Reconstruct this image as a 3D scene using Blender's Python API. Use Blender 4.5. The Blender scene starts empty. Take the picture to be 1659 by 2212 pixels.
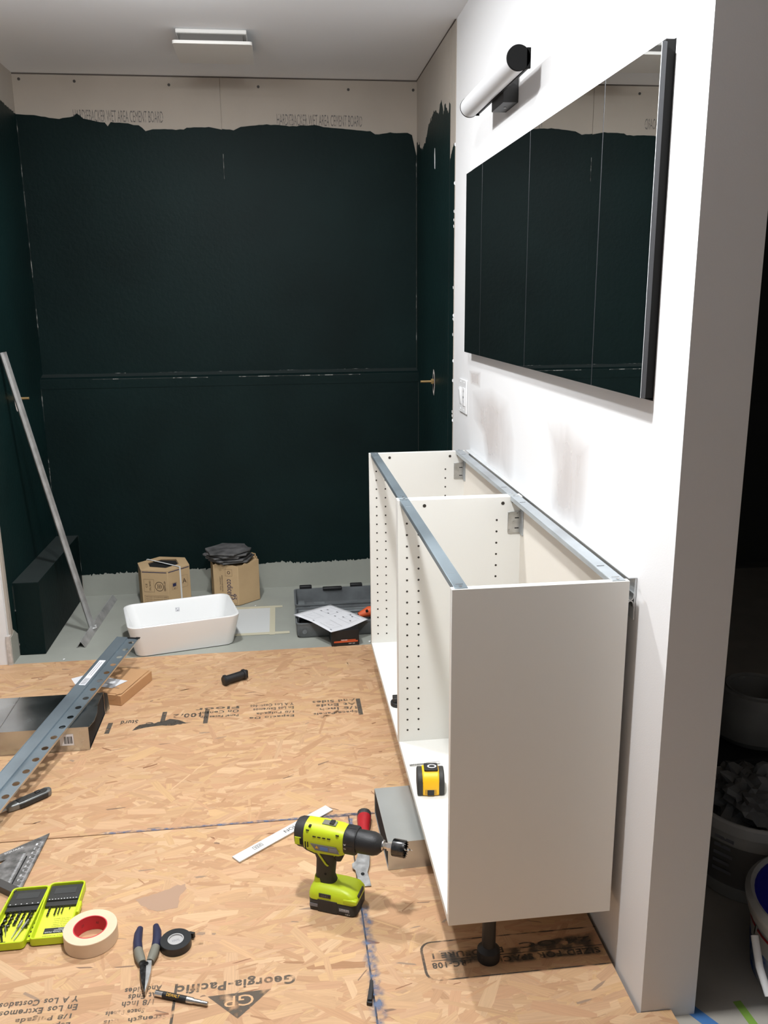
import bpy, bmesh, math, random
import numpy as np
from mathutils import Vector, Matrix
PI = math.pi
C = bpy.context.scene.collection
random.seed(7); rng = np.random.default_rng(11)

# ------------------------------------------------------------------ camera
cam_d = bpy.data.cameras.new('camera'); cam = bpy.data.objects.new('camera', cam_d); C.objects.link(cam)
cr = Vector((0.99272205, -0.12005214, -0.00950867)); cu_ = Vector((0.03775251, 0.23525555, 0.97120007)); cf = Vector((0.11435768, 0.9644907, -0.23807565))
M = Matrix((cr, cu_, -cf)).transposed().to_4x4(); M.translation = Vector((-0.70003, -1.42484, 1.45045))
cam.matrix_world = M
cam_d.sensor_fit = 'HORIZONTAL'; cam_d.sensor_width = 36.0; cam_d.lens = 36.0 * 1856.33 / 1659.0
cam_d.clip_start = 0.02; cam_d.clip_end = 60
bpy.context.scene.camera = cam
# ------------------------------------------------------------------ world and exposure
w = bpy.data.worlds.new('world'); bpy.context.scene.world = w; w.use_nodes = True
w.node_tree.nodes['Background'].inputs[0].default_value = (0.004, 0.004, 0.004, 1); w.node_tree.nodes['Background'].inputs[1].default_value = 0.3
vs = bpy.context.scene.view_settings
vs.view_transform = 'Standard'; vs.look = 'None'; vs.gamma = 1; vs.use_curve_mapping = False; vs.exposure = 0.18
# ------------------------------------------------------------------ ceiling lamps (out of frame, on the ceiling) and added point fills
def disk_light(loc, power, size, col):
    l = bpy.data.lights.new('ceiling_light', 'AREA'); l.shape = 'DISK'; l.size = size; l.energy = power; l.color = col
    o = bpy.data.objects.new('ceiling_light', l); o.location = loc; C.objects.link(o); return o
def ceiling_fill(loc, power, r, col):  # added point light below each ceiling lamp, brightens the ceiling
    l = bpy.data.lights.new('added_ceiling_fill', 'POINT'); l.shadow_soft_size = r; l.energy = power; l.color = col
    o = bpy.data.objects.new('added_ceiling_fill', l); o.location = loc; C.objects.link(o); return o
LC = (0.965, 0.985, 1.0)
disk_light((-0.68, 0.04, 2.43), 31, 0.13, LC); ceiling_fill((-0.68, 0.04, 2.37), 22, 0.05, LC)
disk_light((-1.05, 1.42, 2.43), 25, 0.13, LC); ceiling_fill((-1.05, 1.42, 2.37), 10, 0.05, LC)

# ------------------------------------------------------------------ helpers
def srgb(r, g, b):
    f = lambda c: (c/255/12.92) if c/255 <= 0.04045 else ((c/255+0.055)/1.055)**2.4
    return (f(r), f(g), f(b), 1)
MATS = {}
def mat(name, col, rough=0.6, metal=0.0, bump=0.0, bscale=80, vary=0.0, vscale=6, spec=0.5, stretch=(1,1,1), coat=0.0):
    if name in MATS: return MATS[name]
    m = bpy.data.materials.new(name); m.use_nodes = True; nt = m.node_tree; n = nt.nodes; L = nt.links
    b = n['Principled BSDF']; b.inputs['Base Color'].default_value = col; b.inputs['Roughness'].default_value = rough
    b.inputs['Metallic'].default_value = metal; b.inputs['Specular IOR Level'].default_value = spec; b.inputs['Coat Weight'].default_value = coat
    tc = n.new('ShaderNodeTexCoord'); mp = n.new('ShaderNodeMapping'); mp.inputs['Scale'].default_value = stretch
    L.new(tc.outputs['Object'], mp.inputs[0])
    if vary:
        t = n.new('ShaderNodeTexNoise'); t.inputs['Scale'].default_value = vscale; t.inputs['Detail'].default_value = 6
        L.new(mp.outputs[0], t.inputs['Vector'])
        r = n.new('ShaderNodeMapRange'); r.inputs[1].default_value = 0.3; r.inputs[2].default_value = 0.7; r.inputs[3].default_value = 1-vary; r.inputs[4].default_value = 1+vary
        L.new(t.outputs['Fac'], r.inputs[0])
        mx = n.new('ShaderNodeMix'); mx.data_type = 'RGBA'; mx.blend_type = 'MULTIPLY'; mx.inputs[0].default_value = 1
        mx.inputs[6].default_value = col; L.new(r.outputs[0], mx.inputs[7]); L.new(mx.outputs[2], b.inputs['Base Color'])
        if metal > 0.5:
            r2 = n.new('ShaderNodeMapRange'); r2.inputs[1].default_value = 0.3; r2.inputs[2].default_value = 0.7
            r2.inputs[3].default_value = max(0.03, rough*(1-vary)); r2.inputs[4].default_value = rough*(1+vary)
            L.new(t.outputs['Fac'], r2.inputs[0]); L.new(r2.outputs[0], b.inputs['Roughness'])
    if bump:
        t2 = n.new('ShaderNodeTexNoise'); t2.inputs['Scale'].default_value = bscale; t2.inputs['Detail'].default_value = 4
        L.new(mp.outputs[0], t2.inputs['Vector'])
        bp = n.new('ShaderNodeBump'); bp.inputs['Strength'].default_value = bump; bp.inputs['Distance'].default_value = 0.004
        L.new(t2.outputs['Fac'], bp.inputs['Height']); L.new(bp.outputs[0], b.inputs['Normal'])
    MATS[name] = m; return m
def ink(name, col, lo=0.4, hi=0.62, scale=60, dens=1.0, attr=False, stretch=(1,1,1)):
    """printed / smeared ink: the colour shows through a noise mask (optionally faded by the vertex attribute 'fade')"""
    if name in MATS: return MATS[name]
    m = bpy.data.materials.new(name); m.use_nodes = True; nt = m.node_tree; n = nt.nodes; L = nt.links
    b = n['Principled BSDF']; b.inputs['Base Color'].default_value = col; b.inputs['Roughness'].default_value = 0.8
    tc = n.new('ShaderNodeTexCoord'); mp = n.new('ShaderNodeMapping'); mp.inputs['Scale'].default_value = stretch; L.new(tc.outputs['Object'], mp.inputs[0])
    t = n.new('ShaderNodeTexNoise'); t.inputs['Scale'].default_value = scale; t.inputs['Detail'].default_value = 5; L.new(mp.outputs[0], t.inputs['Vector'])
    r = n.new('ShaderNodeMapRange'); r.inputs[1].default_value = lo; r.inputs[2].default_value = hi; r.inputs[3].default_value = dens; r.inputs[4].default_value = 0.05*dens
    L.new(t.outputs['Fac'], r.inputs[0]); out = r.outputs[0]
    if attr:
        a = n.new('ShaderNodeAttribute'); a.attribute_name = 'fade'
        mu = n.new('ShaderNodeMath'); mu.operation = 'MULTIPLY'; L.new(out, mu.inputs[0]); L.new(a.outputs['Fac'], mu.inputs[1]); out = mu.outputs[0]
    L.new(out, b.inputs['Alpha']); MATS[name] = m; return m

def link(name, me, m, parent=None, kind=None, smooth=False):
    o = bpy.data.objects.new(name, me); C.objects.link(o)
    if m is not None:
        for mm in (m if isinstance(m, (list, tuple)) else [m]): me.materials.append(mm)
    if parent: o.parent = parent
    if kind: o['kind'] = kind
    return o
def obj(name, bm, m, parent=None, bevel=0, seg=2, smooth=True, kind=None, loc=None, rot=None):
    bmesh.ops.recalc_face_normals(bm, faces=bm.faces)
    me = bpy.data.meshes.new(name); bm.to_mesh(me); bm.free()
    o = link(name, me, m, parent, kind)
    if bevel:
        md = o.modifiers.new('bevel', 'BEVEL'); md.width = bevel; md.segments = seg; md.limit_method = 'ANGLE'; md.angle_limit = math.radians(35)
    if smooth:
        me.shade_smooth() if hasattr(me, 'shade_smooth') else None
        me.set_sharp_from_angle(angle=math.radians(38))
    if loc: o.location = loc
    if rot: o.rotation_euler = rot
    return o
def NB(): return bmesh.new()
def box(bm, x0, x1, y0, y1, z0, z1, mtx=None, mi=0):
    v = [bm.verts.new(p) for p in ((x0,y0,z0),(x1,y0,z0),(x1,y1,z0),(x0,y1,z0),(x0,y0,z1),(x1,y0,z1),(x1,y1,z1),(x0,y1,z1))]
    if mtx:
        for q in v: q.co = mtx @ q.co
    for f in ((0,3,2,1),(4,5,6,7),(0,1,5,4),(1,2,6,5),(2,3,7,6),(3,0,4,7)):
        fc = bm.faces.new([v[i] for i in f]); fc.material_index = mi
    return v
def prism(bm, poly, h0, h1, axis='z', mtx=None, mi=0):
    def P(a, b, h): return {'z': (a,b,h), 'y': (a,h,b), 'x': (h,a,b)}[axis]
    lo = [bm.verts.new(P(a,b,h0)) for a,b in poly]; hi = [bm.verts.new(P(a,b,h1)) for a,b in poly]
    if mtx:
        for q in lo+hi: q.co = mtx @ q.co
    n = len(poly); fs = [bm.faces.new(lo[::-1]), bm.faces.new(hi)]
    for i in range(n): fs.append(bm.faces.new((lo[i], lo[(i+1)%n], hi[(i+1)%n], hi[i])))
    for f in fs: f.material_index = mi
def ring_pts(c, ax, r, n, ph=0):
    ax = Vector(ax).normalized(); u = ax.orthogonal().normalized(); v = ax.cross(u)
    return [Vector(c) + r*(math.cos(ph+2*PI*k/n)*u + math.sin(ph+2*PI*k/n)*v) for k in range(n)]
def cyl(bm, p0, p1, r0, r1=None, n=20, caps=True, mi=0):
    r1 = r0 if r1 is None else r1; ax = Vector(p1)-Vector(p0)
    a = [bm.verts.new(q) for q in ring_pts(p0, ax, r0, n)]; b = [bm.verts.new(q) for q in ring_pts(p1, ax, r1, n)]
    fs = [bm.faces.new((a[i], a[(i+1)%n], b[(i+1)%n], b[i])) for i in range(n)]
    if caps: fs += [bm.faces.new(a[::-1]), bm.faces.new(b)]
    for f in fs: f.material_index = mi
def lathe(bm, prof, n=32, c=(0,0,0), ax=(0,0,1), closed=False, mi=0):
    """prof: (radius, height along ax)"""
    ax = Vector(ax).normalized(); c = Vector(c); rows = []
    for r, h in prof:
        if r < 1e-6: rows.append([bm.verts.new(c+ax*h)])
        else: rows.append([bm.verts.new(q) for q in ring_pts(c+ax*h, ax, r, n)])
    prs = list(zip(rows[:-1], rows[1:])) + ([(rows[-1], rows[0])] if closed else [])
    for a, b in prs:
        for i in range(n):
            j = (i+1) % n
            if len(a) == 1 and len(b) == 1: continue
            if len(a) == 1: f = bm.faces.new((a[0], b[j], b[i]))
            elif len(b) == 1: f = bm.faces.new((a[i], a[j], b[0]))
            else: f = bm.faces.new((a[i], a[j], b[j], b[i]))
            f.material_index = mi
def tube(bm, pts, rad, n=10, flat=1.0, up=None):
    pts = [Vector(p) for p in pts]; rad = rad if isinstance(rad, (list, tuple)) else [rad]*len(pts); rows = []
    pu = Vector(up) if up else None
    for i, p in enumerate(pts):
        t = (pts[min(i+1, len(pts)-1)] - pts[max(i-1, 0)]).normalized()
        u = (pu - t*pu.dot(t)).normalized() if pu else t.orthogonal().normalized()
        pu = u; v = t.cross(u)
        rows.append([bm.verts.new(p + rad[i]*(flat*math.cos(2*PI*k/n)*u + math.sin(2*PI*k/n)*v)) for k in range(n)])
    for a, b in zip(rows[:-1], rows[1:]):
        for k in range(n): bm.faces.new((a[k], a[(k+1)%n], b[(k+1)%n], b[k]))
    bm.faces.new(rows[0][::-1]); bm.faces.new(rows[-1])
def sheet(bm, pts):  bm.faces.new([bm.verts.new(p) for p in pts])
def rrect(hx, hy, r, n=6, cx=0, cy=0):
    o = []
    for sx, sy, a0 in ((1,1,0),(-1,1,PI/2),(-1,-1,PI),(1,-1,1.5*PI)):
        for k in range(n+1):
            a = a0+PI/2*k/n; o.append((cx+sx*(hx-r)+r*math.cos(a), cy+sy*(hy-r)+r*math.sin(a)))
    return o
def loft(bm, rows, cap0=True, cap1=True, mi=0):
    R = [[bm.verts.new(p) for p in row] for row in rows]; n = len(R[0]); fs = []
    for a, b in zip(R[:-1], R[1:]):
        for k in range(n): fs.append(bm.faces.new((a[k], a[(k+1)%n], b[(k+1)%n], b[k])))
    if cap0: fs.append(bm.faces.new(R[0][::-1]))
    if cap1: fs.append(bm.faces.new(R[-1]))
    for f in fs: f.material_index = mi
def empty(name, label, cat, loc=(0,0,0), rz=0, group=None, rot=None):
    o = bpy.data.objects.new(name, None); C.objects.link(o); o.empty_display_size = 0.05
    o.location = loc; o.rotation_euler = rot if rot else (0,0,rz)
    o['label'] = label; o['category'] = cat
    if group: o['group'] = group
    return o
def tag(o, label, cat, group=None):
    o['label'] = label; o['category'] = cat
    if group: o['group'] = group
    return o
def text(body, size_wh, mtx, m, parent, name='lettering', depth=0.0, kind='stuff', spacing=1.0, bold=0.0):
    """one line (or block) of flat print: centred in a w x h rectangle of the local xy plane, then moved by mtx"""
    cu = bpy.data.curves.new('text', 'FONT'); cu.body = body; cu.align_x = 'CENTER'; cu.space_character = spacing; cu.resolution_u = 3
    cu.extrude = depth; cu.offset = bold
    ob = bpy.data.objects.new('text', cu); C.objects.link(ob)
    me = bpy.data.meshes.new_from_object(ob.evaluated_get(bpy.context.evaluated_depsgraph_get()))
    bpy.data.objects.remove(ob); bpy.data.curves.remove(cu)
    n = len(me.vertices)
    if n == 0: return
    co = np.zeros(n*3); me.vertices.foreach_get('co', co); co = co.reshape(-1, 3)
    mn, mx_ = co.min(0), co.max(0); ww, hh = size_wh
    co[:,0] = (co[:,0]-(mn[0]+mx_[0])/2)*ww/(mx_[0]-mn[0]); 
    if hh: co[:,1] = (co[:,1]-(mn[1]+mx_[1])/2)*hh/(mx_[1]-mn[1])
    else:
        s = ww/(mx_[0]-mn[0]); co[:,1] = (co[:,1]-(mn[1]+mx_[1])/2)*s
    me.vertices.foreach_set('co', co.ravel()); me.transform(mtx); me.materials.clear()
    return link(name, me, m, parent, kind)
def frame(o, x, y):
    """matrix whose local x,y axes are the given directions, at o"""
    x = Vector(x).normalized(); y = Vector(y); y = (y - x*y.dot(x)).normalized(); z = x.cross(y)
    m = Matrix((x, y, z)).transposed().to_4x4(); m.translation = Vector(o); return m
def patch(name, pts, m, parent, inner=0.6, kind='stuff'):
    """thin flat stain or smear that fades out at its rim (vertex attribute 'fade')"""
    pts = [Vector(p) for p in pts]; c = sum(pts, Vector())/len(pts)
    bm = NB(); a = [bm.verts.new(p) for p in pts]; b = [bm.verts.new(c+(p-c)*inner) for p in pts]; n = len(pts)
    for i in range(n): bm.faces.new((a[i], a[(i+1)%n], b[(i+1)%n], b[i]))
    bm.faces.new(b); me = bpy.data.meshes.new(name); bm.to_mesh(me); bm.free()
    at = me.attributes.new('fade', 'FLOAT', 'POINT'); at.data.foreach_set('value', [0.0]*n + [1.0]*n)
    return link(name, me, m, parent, kind)
def ribbon(name, path, wid, m, parent, up=(0,0,1)):
    """flat ribbon fading to both sides"""
    P = [Vector(p) for p in path]; V = []; A = []; F = []
    for i, p in enumerate(P):
        t = (P[min(i+1, len(P)-1)] - P[max(i-1, 0)]).normalized(); s = t.cross(Vector(up)); ww = wid*(0.55+0.9*random.random())
        V += [p-s*ww, p-s*ww*0.3, p+s*ww*0.3, p+s*ww]; e = 0 if i in (0, len(P)-1) else 1; A += [0, e, e, 0]
        if i: k = 4*(i-1); F += [(k+j, k+j+1, k+j+5, k+j+4) for j in range(3)]
    me = bpy.data.meshes.new(name); me.from_pydata([tuple(v) for v in V], [], F)
    me.attributes.new('fade', 'FLOAT', 'POINT').data.foreach_set('value', A); return link(name, me, m, parent, 'stuff')
def jag(pts, amp, step=0.008):
    """brush-stroke edge: subdivide a polyline and roughen it"""
    out = []; n = 0
    for (a, b), (c, d) in zip(pts[:-1], pts[1:]):
        L = math.hypot(c-a, d-b); k = max(1, int(L/step))
        for i in range(k):
            t = i/k; n += 1
            out.append((a+(c-a)*t + random.gauss(0, amp*0.25), b+(d-b)*t + random.gauss(0, amp)*(1 if random.random() < .6 else .2)))
    out.append(pts[-1]); return out

# ------------------------------------------------------------------ materials
white_paint = mat('white_wall_paint', (0.78, 0.775, 0.775, 1), 0.55, bump=0.05, bscale=300, spec=0.3)
ceil_paint = mat('ceiling_paint', (0.85, 0.87, 0.90, 1), 0.85, spec=0.2)
board = mat('cement_board', (0.40, 0.355, 0.305, 1), 0.85, vary=0.05, vscale=3, spec=0.2)
green = mat('dark_green_membrane', (0.0038, 0.0112, 0.0110, 1), 0.55, bump=0.30, bscale=45, vary=0.25, vscale=2.2, spec=0.10)
teal = mat('teal_membrane', (0.0028, 0.0145, 0.0140, 1), 0.5, bump=0.3, bscale=45, vary=0.25, vscale=2.5, spec=0.25)
pan_grey = mat('grey_shower_membrane', (0.335, 0.345, 0.305, 1), 0.6, vary=0.07, vscale=4, bump=0.08, bscale=60, spec=0.3)
mel = mat('white_melamine', (0.755, 0.745, 0.705, 1), 0.38, spec=0.4)
mel_edge = mat('white_edge_band', (0.82, 0.80, 0.75, 1), 0.4)
galv = mat('galvanised_steel', (0.46, 0.50, 0.53, 1), 0.36, metal=0.6, vary=0.18, vscale=9)
galv_d = mat('galvanised_steel_blue', (0.31, 0.37, 0.41, 1), 0.36, metal=0.65, vary=0.15, vscale=5)
duct_m = mat('sheet_metal', (0.56, 0.58, 0.57, 1), 0.30, metal=0.72, vary=0.08, vscale=4)
dark = mat('black_plastic', (0.012, 0.012, 0.013, 1), 0.5, bump=0.1, bscale=400)
black_in = mat('black_void', (0.006, 0.006, 0.006, 1), 0.9)
charc = mat('charcoal_rubber', (0.030, 0.029, 0.027, 1), 0.62, bump=0.12, bscale=500)
lime = mat('lime_plastic', srgb(196, 214, 34), 0.42)
lime_in = mat('lime_print_paper', srgb(222, 230, 70), 0.5)
chrome = mat('chrome', (0.75, 0.75, 0.75, 1), 0.18, metal=1.0, vary=0.2, vscale=60)
gunm = mat('dark_steel', (0.09, 0.09, 0.09, 1), 0.26, metal=1.0, vary=0.25, vscale=80)
steel = mat('steel', (0.50, 0.50, 0.49, 1), 0.33, metal=1.0, vary=0.2, vscale=40)
paper = mat('white_paper', (0.74, 0.74, 0.76, 1), 0.8, spec=0.2)
ceramic = mat('white_ceramic', (0.82, 0.82, 0.81, 1), 0.22, spec=0.5)
cardb = mat('brown_cardboard', srgb(192, 164, 126), 0.85, vary=0.06, vscale=8, spec=0.15)
cardb2 = mat('kraft_cardboard', srgb(190, 148, 108), 0.85, vary=0.05, vscale=8, spec=0.15)
print_d = mat('dark_print', srgb(70, 54, 44), 0.85)
print_n = mat('navy_print', srgb(40, 42, 78), 0.85)
print_k = mat('black_print', (0.03, 0.03, 0.03, 1), 0.8)
print_g = mat('grey_print', (0.22, 0.22, 0.24, 1), 0.8)
print_w = mat('white_print', (0.8, 0.8, 0.8, 1), 0.7)
orange = mat('orange_print', srgb(214, 92, 48), 0.6)
yellow = mat('yellow_plastic', srgb(248, 190, 20), 0.42)
yel_p = mat('yellow_print', srgb(226, 170, 40), 0.6)
red = mat('red_plastic', srgb(168, 30, 38), 0.45)
redcore = mat('red_tape_core', srgb(205, 48, 62), 0.6)
tape_m = mat('cream_masking_tape', srgb(226, 200, 170), 0.75, vary=0.03, vscale=30)
slate = mat('slate_tile', (0.095, 0.093, 0.093, 1), 0.6, vary=0.55, vscale=22, bump=0.3, bscale=90)
vinyl = mat('black_vinyl_tape', (0.014, 0.015, 0.016, 1), 0.38)
navy = mat('navy_grip', srgb(34, 36, 66), 0.55)
greyg = mat('grey_grip', srgb(118, 116, 104), 0.6)
toolgrey = mat('grey_tool_case', (0.12, 0.13, 0.135, 1), 0.55, vary=0.25, vscale=12, bump=0.1, bscale=200)
toolgrey2 = mat('dusty_grey_plastic', (0.16, 0.175, 0.18, 1), 0.7, vary=0.35, vscale=14)
brass = mat('brass', srgb(190, 160, 110), 0.35, metal=0.7)
gypsum = mat('raw_gypsum', (0.55, 0.50, 0.46, 1), 0.9, vary=0.2, vscale=60)
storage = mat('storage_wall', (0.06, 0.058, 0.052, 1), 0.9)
mirror = mat('mirror_glass', (0.86, 0.88, 0.88, 1), 0.0, metal=1.0)
edge_m = mat('mirror_edge', (0.06, 0.063, 0.07, 1), 0.4)
opal = mat('opal_acrylic', (0.64, 0.64, 0.65, 1), 0.35, spec=0.5)
osb_ink = ink('osb_stamp_ink', (0.11, 0.09, 0.07, 1), 0.50, 0.68, 30, 0.80)
osb_ink2 = ink('osb_dark_ink', (0.075, 0.064, 0.052, 1), 0.48, 0.66, 26, 0.78)
smear = ink('osb_smear', (0.07, 0.058, 0.045, 1), 0.46, 0.62, 34, 0.75, attr=True)
dust = ink('blue_seam_dust', srgb(104, 122, 152), 0.38, 0.64, 60, 0.75, attr=True)
filler = ink('filler_stain', srgb(200, 190, 185), 0.30, 0.95, 6, 0.55, attr=True, stretch=(1,1,0.35))
board_ink = ink('board_ink', (0.15, 0.14, 0.135, 1), 0.50, 0.66, 110, 0.9)
peel = ink('bare_board_fleck', srgb(150, 150, 146), 0.36, 0.47, 34, 0.8, stretch=(1,1,0.5))
glue = ink('dark_smear', (0.01, 0.014, 0.014, 1), 0.45, 0.6, 70, 0.9)

# ------------------------------------------------------------------ the room
X_L = -1.845; Y_B = 2.96; Y_S = 2.90; H = 2.4634; Y_O = 2.057
def struct(name, bm, m, smooth=False, bevel=0):
    o = obj(name, bm, m, None, smooth=smooth, bevel=bevel); o['kind'] = 'structure'; return o
floor = (lambda bm: (box(bm, -2.7, 2.4, -2.9, 3.1, -0.10, -0.021), struct('floor', bm, mat('concrete', (0.20,0.19,0.17,1), 0.9, vary=0.15)))[1])(NB())
bm = NB(); box(bm, -2.7, 2.4, -2.9, 3.2, H, H+0.08); ceiling = struct('ceiling', bm, ceil_paint)
bm = NB(); box(bm, -1.98, 0.12, Y_B, Y_B+0.10, -0.021, H); wall_back = struct('wall_back', bm, board)
# left partition: alcove side wall and its front end facing the room
bm = NB(); box(bm, X_L-0.012, X_L, 2.075, Y_B, -0.021, H); wall_left = struct('wall_left', bm, board)
bm = NB(); box(bm, -2.7, X_L-0.010, 2.055, 2.16, -0.021, H); wall_front = struct('wall_front', bm, white_paint)
bm = NB(); box(bm, -2.8, -2.7, -2.9, 2.16, -0.021, H); struct('wall_far_left', bm, mat('cool_bounce_paint', (0.42,0.47,0.52,1), 0.9))  # unseen wall, blue-grey tint set to bounce cool light
bm = NB(); box(bm, -2.8, 2.5, -3.0, -2.9, -0.021, H); struct('wall_behind', bm, MATS['cool_bounce_paint'])
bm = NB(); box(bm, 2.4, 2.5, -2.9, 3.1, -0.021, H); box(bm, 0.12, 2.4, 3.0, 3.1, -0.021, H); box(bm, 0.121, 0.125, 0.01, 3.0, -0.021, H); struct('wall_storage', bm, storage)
# vanity wall with the cut-out for the mirror cabinet; runs on as the alcove's right side
HY0, HY1, HZ0, HZ1 = 0.133, 1.668, 1.262, 1.887
bm = NB()
box(bm, 0, 0.119, 0, HY0, -0.021, H); box(bm, 0, 0.119, HY1, 2.035, -0.021, H)
box(bm, 0, 0.119, HY0, HY1, -0.021, HZ0); box(bm, 0, 0.119, HY0, HY1, HZ1, H); box(bm, 0.105, 0.119, HY0, HY1, HZ0, HZ1)
wall_right = struct('wall_right', bm, white_paint)
bm = NB(); box(bm, 0.0, 0.119, 2.035, Y_B, -0.021, H)
obj('cement_board', bm, board, wall_right, smooth=False)
# strip of raw board beside the corner bead, and a joint line
bm = NB(); box(bm, -0.004, 0.0, 2.133, Y_B, 0, H-0.004); obj('cement_board', bm, board, wall_right, smooth=False)
bm = NB(); box(bm, -0.0025, 0, 2.036, 2.130, 0, H-0.003); obj('cement_board', bm, board, wall_right, smooth=False)
# painted membrane on the right alcove wall (outline of the brush work)
pr = jag([(2.131, 2.19), (2.142, 2.195), (2.16, 2.16), (2.23, 2.215), (2.27, 2.19), (2.32, 2.245), (2.38, 2.20), (2.47, 2.235), (2.62, 2.21), (2.68, 2.16), (2.74, 2.145), (2.83, 2.14), (2.95, 2.19)], 0.009)
pr = [(2.131, 0.10)] + pr[:0] + [(y, z) for y, z in pr] + [(2.96, 2.18), (2.96, 0.10)]
bm = NB(); prism(bm, pr, -0.0052, -0.0038, 'x'); obj('paint_layer', bm, teal, wall_right, smooth=False)
pr = [(2.037, 0.1)] + jag([(2.037, 2.02), (2.05, 2.035), (2.09, 2.015), (2.13, 1.985)], 0.004) + [(2.13, 0.1)]
bm = NB(); prism(bm, pr, -0.0036, -0.0024, 'x'); obj('paint_layer', bm, teal, wall_right, smooth=False)
# flecks of bare board along the corner joint
for i in range(26):
    z = random.uniform(0.9, 2.1); y = 2.034 + random.uniform(-0.002, 0.004); bm = NB(); sheet(bm, [(-0.0006-0.004*(y>2.036), y, z), (-0.005, y+0.003, z+0.004), (-0.005, y+0.004, z+0.012), (-0.001, y, z+0.015)])
    if i < 14: obj('bare_fleck', bm, print_w, wall_right, smooth=False)
    else: bm.free()
bm = NB(); prism(bm, [(2.452, 2.0), (2.462, 2.005), (2.468, 2.06), (2.458, 2.085), (2.450, 2.04)], -0.0062, -0.0050, 'x'); obj('bare_fleck', bm, print_w, wall_right, smooth=False)
# back wall: two upper boards with a joint, screws, lettering, paint, proud lower half with a sloped ledge
for x0, x1 in ((X_L, -0.9259), (-0.9241, -0.004)):
    bm = NB(); box(bm, x0, x1, Y_B-0.004, Y_B, 1.05, H-0.006); obj('cement_board', bm, board, wall_back, smooth=False)
up = jag([(X_L, 2.29), (-1.765, 2.287), (-1.70, 2.277), (-1.655, 2.273), (-1.59, 2.285), (-1.575, 2.297), (-1.548, 2.275), (-1.454, 2.258), (-1.442, 2.244), (-1.427, 2.262), (-1.35, 2.258), (-1.303, 2.250), (-1.273, 2.226), (-1.241, 2.234), (-1.10, 2.235), (-1.086, 2.242)], 0.0013, 0.016)[:-1]
up += jag([(-1.086, 2.242), (-0.985, 2.247), (-0.9254, 2.236)], 0.0013, 0.016)
upr = jag([(-0.9246, 2.238), (-0.871, 2.234), (-0.838, 2.249), (-0.752, 2.258), (-0.644, 2.260), (-0.611, 2.254), (-0.56, 2.259), (-0.491, 2.261), (-0.43, 2.251), (-0.36, 2.247), (-0.228, 2.236), (-0.206, 2.222), (-0.15, 2.230), (-0.05, 2.232), (-0.028, 2.222), (-0.016, 2.17), (-0.006, 2.13)], 0.0013, 0.016)
for pl, x0, x1 in ((up, X_L, -0.9254), (upr, -0.9246, -0.006)):
    bm = NB(); prism(bm, [(x0, 1.07)] + pl + [(x1, 1.07)], Y_B-0.0054, Y_B-0.0038, 'y'); obj('paint_layer', bm, green, wall_back, smooth=False)
bm = NB(); box(bm, -0.9258, -0.9242, Y_B-0.0049, Y_B-0.003, 1.07, 2.236); obj('joint', bm, green, wall_back, smooth=False)
for x, z in ((-1.815, 2.437), (-1.574, 2.432), (-1.155, 2.424), (-0.749, 2.423), (-0.33, 2.418), (-0.022, 2.421)):
    bm = NB(); cyl(bm, (x, Y_B-0.0052, z), (x, Y_B-0.003, z), 0.0065, n=10); obj('screw', bm, mat('screw_head', (0.05,0.045,0.04,1), 0.6), wall_back)
for x, z in ((-0.30, 1.98), (-0.80, 2.02), (-1.33, 2.03), (-0.36, 1.13), (-1.05, 1.16), (-0.79, 1.86)):
    bm = NB(); cyl(bm, (x, Y_B-0.0062, z), (x, Y_B-0.004, z), 0.005, n=8); obj('screw', bm, green, wall_back)
for x0, x1, z in ((-1.592, -1.191, 2.288), (-0.669, -0.267, 2.282)):
    text('HARDIEBACKER WET AREA CEMENT BOARD', (x1-x0, 0.050), frame(((x0+x1)/2, Y_B-0.00415 if x0 < -1 else Y_B-0.00415, z), (1, 0, -0.006), (0, 0, 1)), board_ink, wall_back)
# lower half of the back wall
zl = 1.098
bm = NB(); prism(bm, [(Y_S, -0.004), (Y_S, zl), (Y_B-0.001, zl+0.020), (Y_B-0.001, -0.004)], X_L, -0.004, 'x'); ledge = obj('ledge', bm, board, wall_back, smooth=False)
lo_pl = jag([(-1.72, 0.112), (-1.6, 0.114), (-1.3, 0.118), (-1.0, 0.12), (-0.75, 0.136), (-0.6, 0.128), (-0.4, 0.13), (-0.2, 0.136), (-0.006, 0.136)], 0.004, 0.006)
bm = NB(); prism(bm, [(X_L, 0.112)] + lo_pl + [(-0.006, 1.0552), (X_L, 1.0552)], Y_S-0.0016, Y_S, 'y'); obj('paint_layer', bm, green, wall_back, smooth=False)
bm = NB(); prism(bm, [(Y_S-0.004, 1.055), (Y_S-0.004, zl+0.001), (Y_S, zl+0.0035), (Y_B-0.004, zl+0.022), (Y_B-0.004, zl+0.02), (Y_S, zl-0.02), (Y_S, 1.055)], X_L, -0.005, 'x'); obj('ledge_cap', bm, green, wall_back, smooth=False)
bm = NB(); prism(bm, [(Y_S-0.0035, zl+0.0016), (Y_B-0.006, zl+0.0224), (Y_B-0.006, zl+0.0216), (Y_S-0.0035, zl+0.0008)], X_L, -0.006, 'x'); obj('ledge_top', bm, mat('lit_ledge_tint', (0.012, 0.019, 0.0185, 1), 0.6), wall_back, smooth=False)  # lighter strip: light falling on the sloped ledge, put into its colour
# upstand of the shower pan below the paint
bm = NB(); box(bm, -1.735, -0.006, Y_S-0.0012, Y_S+0.001, -0.002, 0.16); obj('upstand', bm, pan_grey, wall_back, smooth=False)
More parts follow.
